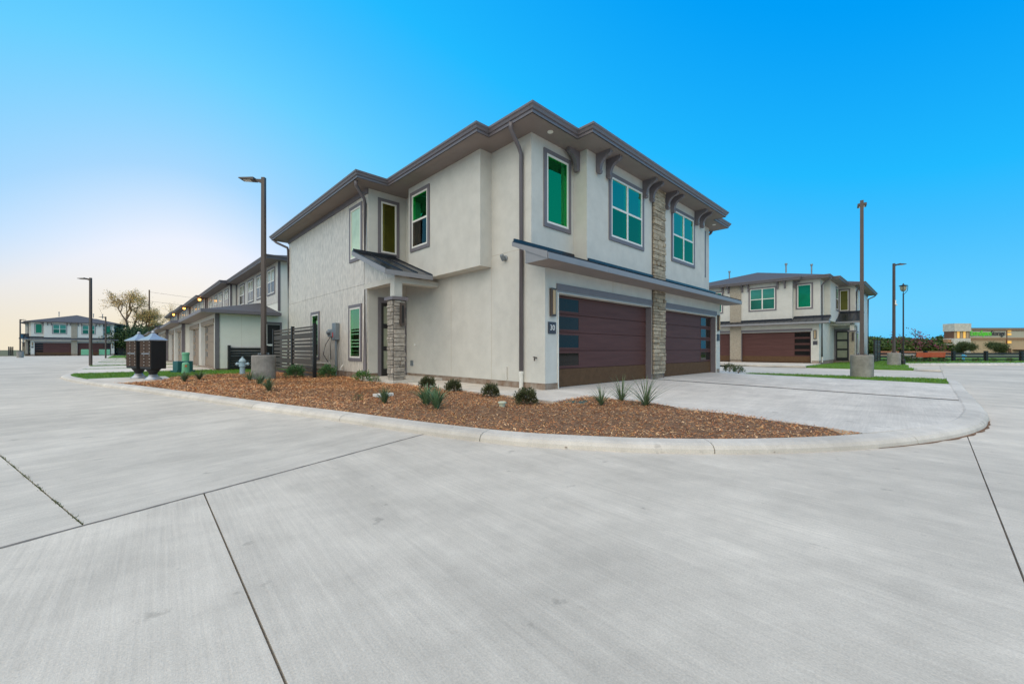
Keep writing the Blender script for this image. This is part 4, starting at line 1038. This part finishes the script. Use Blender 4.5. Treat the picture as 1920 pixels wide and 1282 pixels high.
# ------------------------------------------------------------------ trees
def tree(loc,H_,seed,label,leafcol,nleaf,spread=.55,leaf=.12,trunk=.3,levels=5,name='tree',cat='tree',bushy=1.0,group=None,first=.25,wob=.25):
    rnd=random.Random(seed); t=empty(name,loc); tag(t,label,cat,group); tb=MB(); tips=[]
    def grow(p,d,l,r_,lev):
        pts=[p]; q=p; dd=d
        for i in range(3):
            dd=(dd+Vector((rnd.gauss(0,wob*.5),rnd.gauss(0,wob*.5),rnd.gauss(0,wob*.3)+.03))).normalized(); q=q+dd*l/3; pts.append(q)
        tb.tube(pts,r_,5 if lev<levels-1 else 3,cap=False,r1=r_*.62)
        if lev>=levels-3: tips.extend(pts[1:])
        if lev<levels:
            n=rnd.choice((2,3,3)) if lev else 4
            for k in range(n):
                a=rnd.uniform(0,6.283) if lev else k*1.57+rnd.uniform(-.4,.4); s=spread*rnd.uniform(.7,1.3)
                ax=dd.orthogonal().normalized(); ax.rotate(Matrix.Rotation(a,3,dd)); nd=(dd*math.cos(s)+ax*math.sin(s)).normalized()
                grow(q if k or lev==0 else pts[2],nd,l*rnd.uniform(.62,.85),r_*.6,lev+1)
    grow(Vector((0,0,-.1)),Vector((0,0,1)),H_*first,trunk,0)
    mx=max(v[2] for v in tb.v); sc=H_/mx; tb.v=[(x*sc,y*sc,z*sc) for x,y,z in tb.v]; tips=[p*sc for p in tips]
    tb.build('trunk',M['bark'],t)
    V=[];F=[];C=[]
    for k in range(nleaf):
        p=rnd.choice(tips)+Vector((rnd.gauss(0,1),rnd.gauss(0,1),rnd.gauss(0,.8)))*leaf*1.6*bushy
        d=Vector((rnd.gauss(0,1),rnd.gauss(0,1),rnd.gauss(0,1))).normalized(); wv=d.orthogonal().normalized()*leaf*.4; m=len(V); l=leaf*rnd.uniform(.6,1.3)
        V+=[tuple(p),tuple(p+d*l*.5-wv),tuple(p+d*l),tuple(p+d*l*.5+wv)]; F.append((m,m+1,m+2,m+3)); g=rnd.uniform(.55,1.45); C+=[tuple(c*g for c in leafcol)]*4
    attr_obj('crown',V,F,C,M['leaf'],t)
    return t
tree((-8.3,124,0),15.5,3,'large spreading half-bare tree with golden young leaves behind the end-of-street duplex',(.60,.40,.13),11000,.66,.2,.42,6,wob=.5)
tree((2.5,136,0),14,8,'half-bare golden tree standing behind the utility pole wires',(.60,.42,.15),8000,.62,.2,.35,6,wob=.45)
tree((10,142,0),13,12,'half-bare golden tree, farthest one, showing above the townhouse roofs',(.60,.42,.15),7000,.64,.2,.3,6,wob=.45)
tree((-7.0,117,0),5.6,21,'dense dark green tree under the big bare tree beside the far duplex',(.045,.075,.02),9000,.5,.3,.25,5,bushy=2.2,first=.12)
tree((-4.6,119,0),5.5,22,'rounded green tree beside the dark green one near the far duplex',(.06,.09,.025),6000,.5,.28,.2,5,bushy=2.0,first=.12)
shrub((-6.4,52.0,.1),.75,'bushy green shrub on a far grass strip past the mailboxes','large_shrub',(.06,.10,.02),900,tip=(.12,.16,.05))
t=empty('utility_pole',(-3.0,124,0)); tag(t,'brown wooden utility pole carrying wires behind the townhouses','utility pole')
MB().tube([(0,0,-.2),(0,0,15.6)],.19,10,r1=.13).build('pole',M['wood_pole'],t)
wr=MB()
for z in (15.1,12.9):
    pts=[Vector((0,0,z)).lerp(Vector((60,6,z-1.2)),k/10)-Z*(.9*4*(k/10)*(1-k/10)) for k in range(11)]; wr.tube(pts,.022,4)
wr.build('wire',M['wire'],t)
# right: purple-leaved young tree, two trees by the store
tree((47.2,-5.3,.1),3.15,41,'thin young tree with dark purple leaves standing behind the orange benches',(.17,.03,.06),330,.7,.14,.035,4,name='young_tree',bushy=.7,first=.42)
# ------------------------------------------------------------------ far right: fence, benches, storage building
vr=Vector((math.sin(TH),-math.cos(TH),0)); vv=Vector((math.cos(TH),math.sin(TH),0)); CAM=Vector((-7.37,-6.52,0))
def at(px,depth,z=0): p=CAM+vv*depth+vr*((px-960)/758*depth); return Vector((p.x,p.y,z))
rzI=math.atan2(vr.y,vr.x)       # rotation that makes local x run along image right
t=empty('rail_fence',at(1640,38.5,.08),rzI); tag(t,'long black three-rail fence running behind the orange benches and verge','fence')
px2x=lambda px,d=38.5:(px-1640)/758*d
posts=[1643,1690,1735,1787.5,1848.5,1915,1985,2055]
for p in posts: MB().box(px2x(p)-.11,px2x(p)+.11,-.11,.11,0,1.0).build('post',M['black_metal'],t)
for a_,b_ in zip(posts,posts[1:]):
    for z0,z1 in ((.66,.82),(.38,.50),(.12,.22)): MB().box(px2x(a_)+.11,px2x(b_)-.11,-.03,.03,z0,z1).build('rail',M['black_metal'],t)
def bench(loc,rz,label):
    t=empty('park_bench',loc,rz); tag(t,label,'bench','orange slatted park benches')
    for x in (-.62,.62):
        MB().prism([(x-.03,.0,0),(x-.03,.08,0),(x-.03,.06,.42),(x-.03,-.02,.86),(x-.03,-.07,.86),(x-.03,-.03,.42)],(.06,0,0)).build('leg',M['black_metal'],t); MB().box(x-.03,x+.03,.06,.5,.36,.42).box(x-.03,x+.03,.44,.5,0,.36).build('frame',M['black_metal'],t)
    for k in range(5): MB().box(-.66,.66,-.05+.01*k*0-.012*k,-.02-.012*k,.46+k*.082,.53+k*.082).build('back_slat',M['orange'],t)
    for k in range(4): MB().box(-.66,.66,.06+k*.11,.15+k*.11,.42,.455).build('seat_slat',M['orange'],t)
    return t
b1=at(1730.5,37.2,.06); b2=at(1757.5,37.2,.06)
bench(b1,rzI,'orange slatted bench seen from behind, the one beside the thin purple tree'); bench(b2,rzI,'orange slatted bench seen from behind, the one toward the open rail fence')
t=empty('picnic_table',at(1700,37.6,.06),rzI); tag(t,'pale grey picnic table behind the pedestrian lamp','table')
MB().box(-.75,.75,-.35,.35,.66,.72).build('table_top',M['picnic'],t)
for y in(-.62,.62): MB().box(-.75,.75,y-.12,y+.12,.40,.44).build('seat',M['picnic'],t)
for x in(-.5,.5): MB().box(x-.03,x+.03,-.65,.65,.36,.40).box(x-.04,x+.04,-.06,.06,0,.66).build('leg',M['grey_metal'],t)
for i,(px,d,r_) in enumerate(((1690,35.2,.42),(1702,35.3,.36),(1716,35.6,.32),(1728,35.8,.3),(1745,36,.28),(1760,36.1,.3),(1772,36.3,.26),(1800,36.6,.24),(1830,36.6,.26),(1862,36.6,.25),(1893,36.6,.26))):
    shrub(at(px,d,.06),r_,'low dark green ground-cover shrub in the planting strip before the black rail fence','ground_shrub',(.03,.06,.016),380,tip=(.06,.10,.03),group='low shrubs before the rail fence')
# storage building, parallel to the picture, 130 m away
D=130; k_=D/758
t=empty('storage_building',at(1776,D,0),rzI); tag(t,'tan storage building with a pale stone tower and green lettered sign','building')
bx=lambda px:(px-1776)*k_; bz=lambda py:1.17+(656-py)*k_
MB().prism([(bx(1810),0,-.2),(bx(2150),0,-.2),(bx(2150)+48,40,-.2),(bx(1810)+48,40,-.2)],(0,0,bz(620)+.2)).build('wall',M['tan'],t)
MB().box(bx(1804.5),bx(2150),-.12,0,bz(633),bz(620)).build('upper_wall',M['tan_light'],t)
MB().box(bx(1803),bx(2150),-.3,0,bz(620),bz(618)).build('cornice',M['brown_line'],t)
MB().box(bx(1822),bx(2170),6,8,bz(621),bz(613)).build('parapet',M['tan_light'],t); MB().box(bx(1821),bx(2170),5.8,6,bz(614.5),bz(612.8)).build('parapet_cap',M['brown_line'],t)
MB().box(bx(1804.5),bx(2150),-.2,-.121,bz(635.2),bz(633)).build('band',M['tan_band'],t); MB().box(bx(1804.5),bx(2150),-.16,0,bz(637.8),bz(636.6)).build('band',M['tan_band'],t)
MB().box(bx(1803),bx(1812),-.05,5,-.2,bz(636)).build('pilaster',M['tan'],t)
for p in (1815.5,1886.5): MB().box(bx(p)-.12,bx(p)+.12,-.22,0,-.2,bz(619)).build('downpipe',M['brown_line'],t)
MB().box(bx(1777),bx(1808),-2,1.5,bz(621.5),bz(607)).build('stone_tower',M['white_stone'],t); MB().box(bx(1777),bx(1807.5),-1.9,1.4,-.2,bz(634.5)).build('stone_tower',M['white_stone'],t)
MB().box(bx(1778),bx(1807),-1.5,1.3,bz(634.5),bz(621.5)).build('tower_core',M['brown_line'],t)
for i in range(5):
    a=bx(1778.5)+i*(bx(1806.5)-bx(1778.5))/5; MB().box(a+.12,a+(bx(1806.5)-bx(1778.5))/5-.12,-1.6,-1.5,bz(634),bz(622)).build('window',M['lit_window'] if i in(1,3) else M['tan'],t)
MB().box(bx(1771),bx(1777),-1,.5,-.2,bz(636)).build('entry_wing',M['tan_band'],t); MB().box(bx(1765),bx(1776),-2,0,bz(646.5),bz(645)).build('canopy',M['tan_light'],t)
for py0,py1 in ((622,617.6),(628.5,624.5),(643.5,639)): MB().box(bx(1888),bx(1894.6),-.25,-.121,bz(py0),bz(py1)).build('window',M['lit_window'],t)
MB().box(bx(1890),bx(1895),-.2,0,0,bz(653)).build('service_door',M['brown_line'],t); MB().box(bx(1898),bx(2000),-2,0,bz(656),bz(655)).build('canopy',M['brown_line'],t)
s1=text_mesh('ExtraSpace',2.25,M['sign_green'],'sign_lettering',t,.05,.012); s1.location=(bx(1837.3),-.3,bz(625)); s1.rotation_euler=(R(90),0,0)
s2=text_mesh('Storage',2.2,M['sign_dark'],'sign_lettering',t,.05,.008); s2.location=(bx(1869.5),-.3,bz(624.8)); s2.rotation_euler=(R(90),0,0)
for m_ in (s1,s2):
    wd=max(v.co.x for v in m_.data.vertices)-min(v.co.x for v in m_.data.vertices); want=(39 if m_ is s1 else 26)*k_; m_.scale=(want/wd,1.0,1)
for i,(px,lb) in enumerate(((1807,'round-crowned green tree in front of the stone tower of the storage building'),(1866,'round-crowned green tree under the dark sign lettering of the storage building'))):
    tree(at(px,104,-.1),2.9,60+i,lb,(.055,.075,.02),9000,.8,.2,.09,4,bushy=1.3,first=.36)
t=tag(MB().box(0,18,-.3,.3,0,1.0).build('earth_bank',M['red_soil']),'low bare red-brown earth bank beyond the rail fence','bank'); t.location=at(1645,98,-.1); t.rotation_euler=(0,0,rzI)
# tree belt on the right and all along the horizon behind it
def belt(name,label,segs,n,leaf,cols):
    rnd=random.Random(5); V=[];F=[];C=[]
    for a,b,w_,h in segs:
        L_=(b-a).length; dirn=(b-a).normalized(); nn=Vector((-dirn.y,dirn.x,0)); m_=int(L_/h*6)
        cl=[(a+dirn*rnd.uniform(0,L_)+nn*rnd.uniform(-w_,w_),h*rnd.uniform(.55,1.05)) for _ in range(m_)]
        for k in range(n):
            c,ch=rnd.choice(cl); an=rnd.uniform(0,6.283); u=rnd.uniform(-.8,1); q=math.sqrt(1-u*u); rr=ch*.5*rnd.uniform(.75,1.05)
            p=c+Vector((math.cos(an)*q*rr*1.25,math.sin(an)*q*rr*1.25,ch*.5+u*rr)); d=Vector((rnd.gauss(0,1),rnd.gauss(0,1),rnd.gauss(0,1))).normalized(); wv=d.orthogonal().normalized()*leaf*.5; l=leaf*rnd.uniform(.6,1.4)
            i=len(V); V+=[tuple(p),tuple(p+d*l*.5-wv),tuple(p+d*l),tuple(p+d*l*.5+wv)]; F.append((i,i+1,i+2,i+3)); cc=rnd.choice(cols); g=rnd.uniform(.6,1.3); C+=[tuple(x*g for x in cc)]*4
    o=attr_obj(name,V,F,C,M['leaf']); tag(o,label,'trees',kind='stuff'); return o
belt('tree_belt','dense belt of green trees beyond the rail fence and lamp posts',[(at(1560,150),at(1800,150),8,6.4),(at(1600,135),at(1770,135),6,4.6),(at(1960,170),at(2400,190),10,6)],30000,.7,[(.05,.09,.015),(.035,.07,.015),(.08,.11,.02)])
hl=[]
for nm,c,rx,h in (('hill',at(1650,900,-2),60,24),('hill',at(1700,1100,-2),110,27)):
    mb=MB(); n=24; mb.add([(c.x+rx*math.cos(2*math.pi*k/n)*(1+.1*math.sin(k*2.3)),c.y+rx*math.sin(2*math.pi*k/n),c.z) for k in range(n)]+[(c.x+rx*.35*math.cos(2*math.pi*k/n),c.y+rx*.35*math.sin(2*math.pi*k/n),c.z+h*(1+.06*math.sin(k*1.7))) for k in range(n)],[(k,(k+1)%n,n+(k+1)%n,n+k) for k in range(n)]+[tuple(range(n,2*n))])
    tag(mb.build('hill',M['hill'],smooth=True),kind='structure')
# far left: plank fence beside the duplexes
t=empty('plank_fence',(-24.5,110.5,0)); tag(t,'dark plank fence between the two duplexes at the street end','fence')
for k in range(14): MB().box(k*.28-4,k*.28-3.76,-.03,.03,0,1.8).build('plank',M['fence_wood'],t)
t=empty('plank_fence',(-8.2,116.5,0)); tag(t,'dark plank fence under the green trees beside the far duplex','fence')
for k in range(26): MB().box(k*.28-.2,k*.28+.04,-.03,.03,0,1.8).build('plank',M['fence_wood'],t)
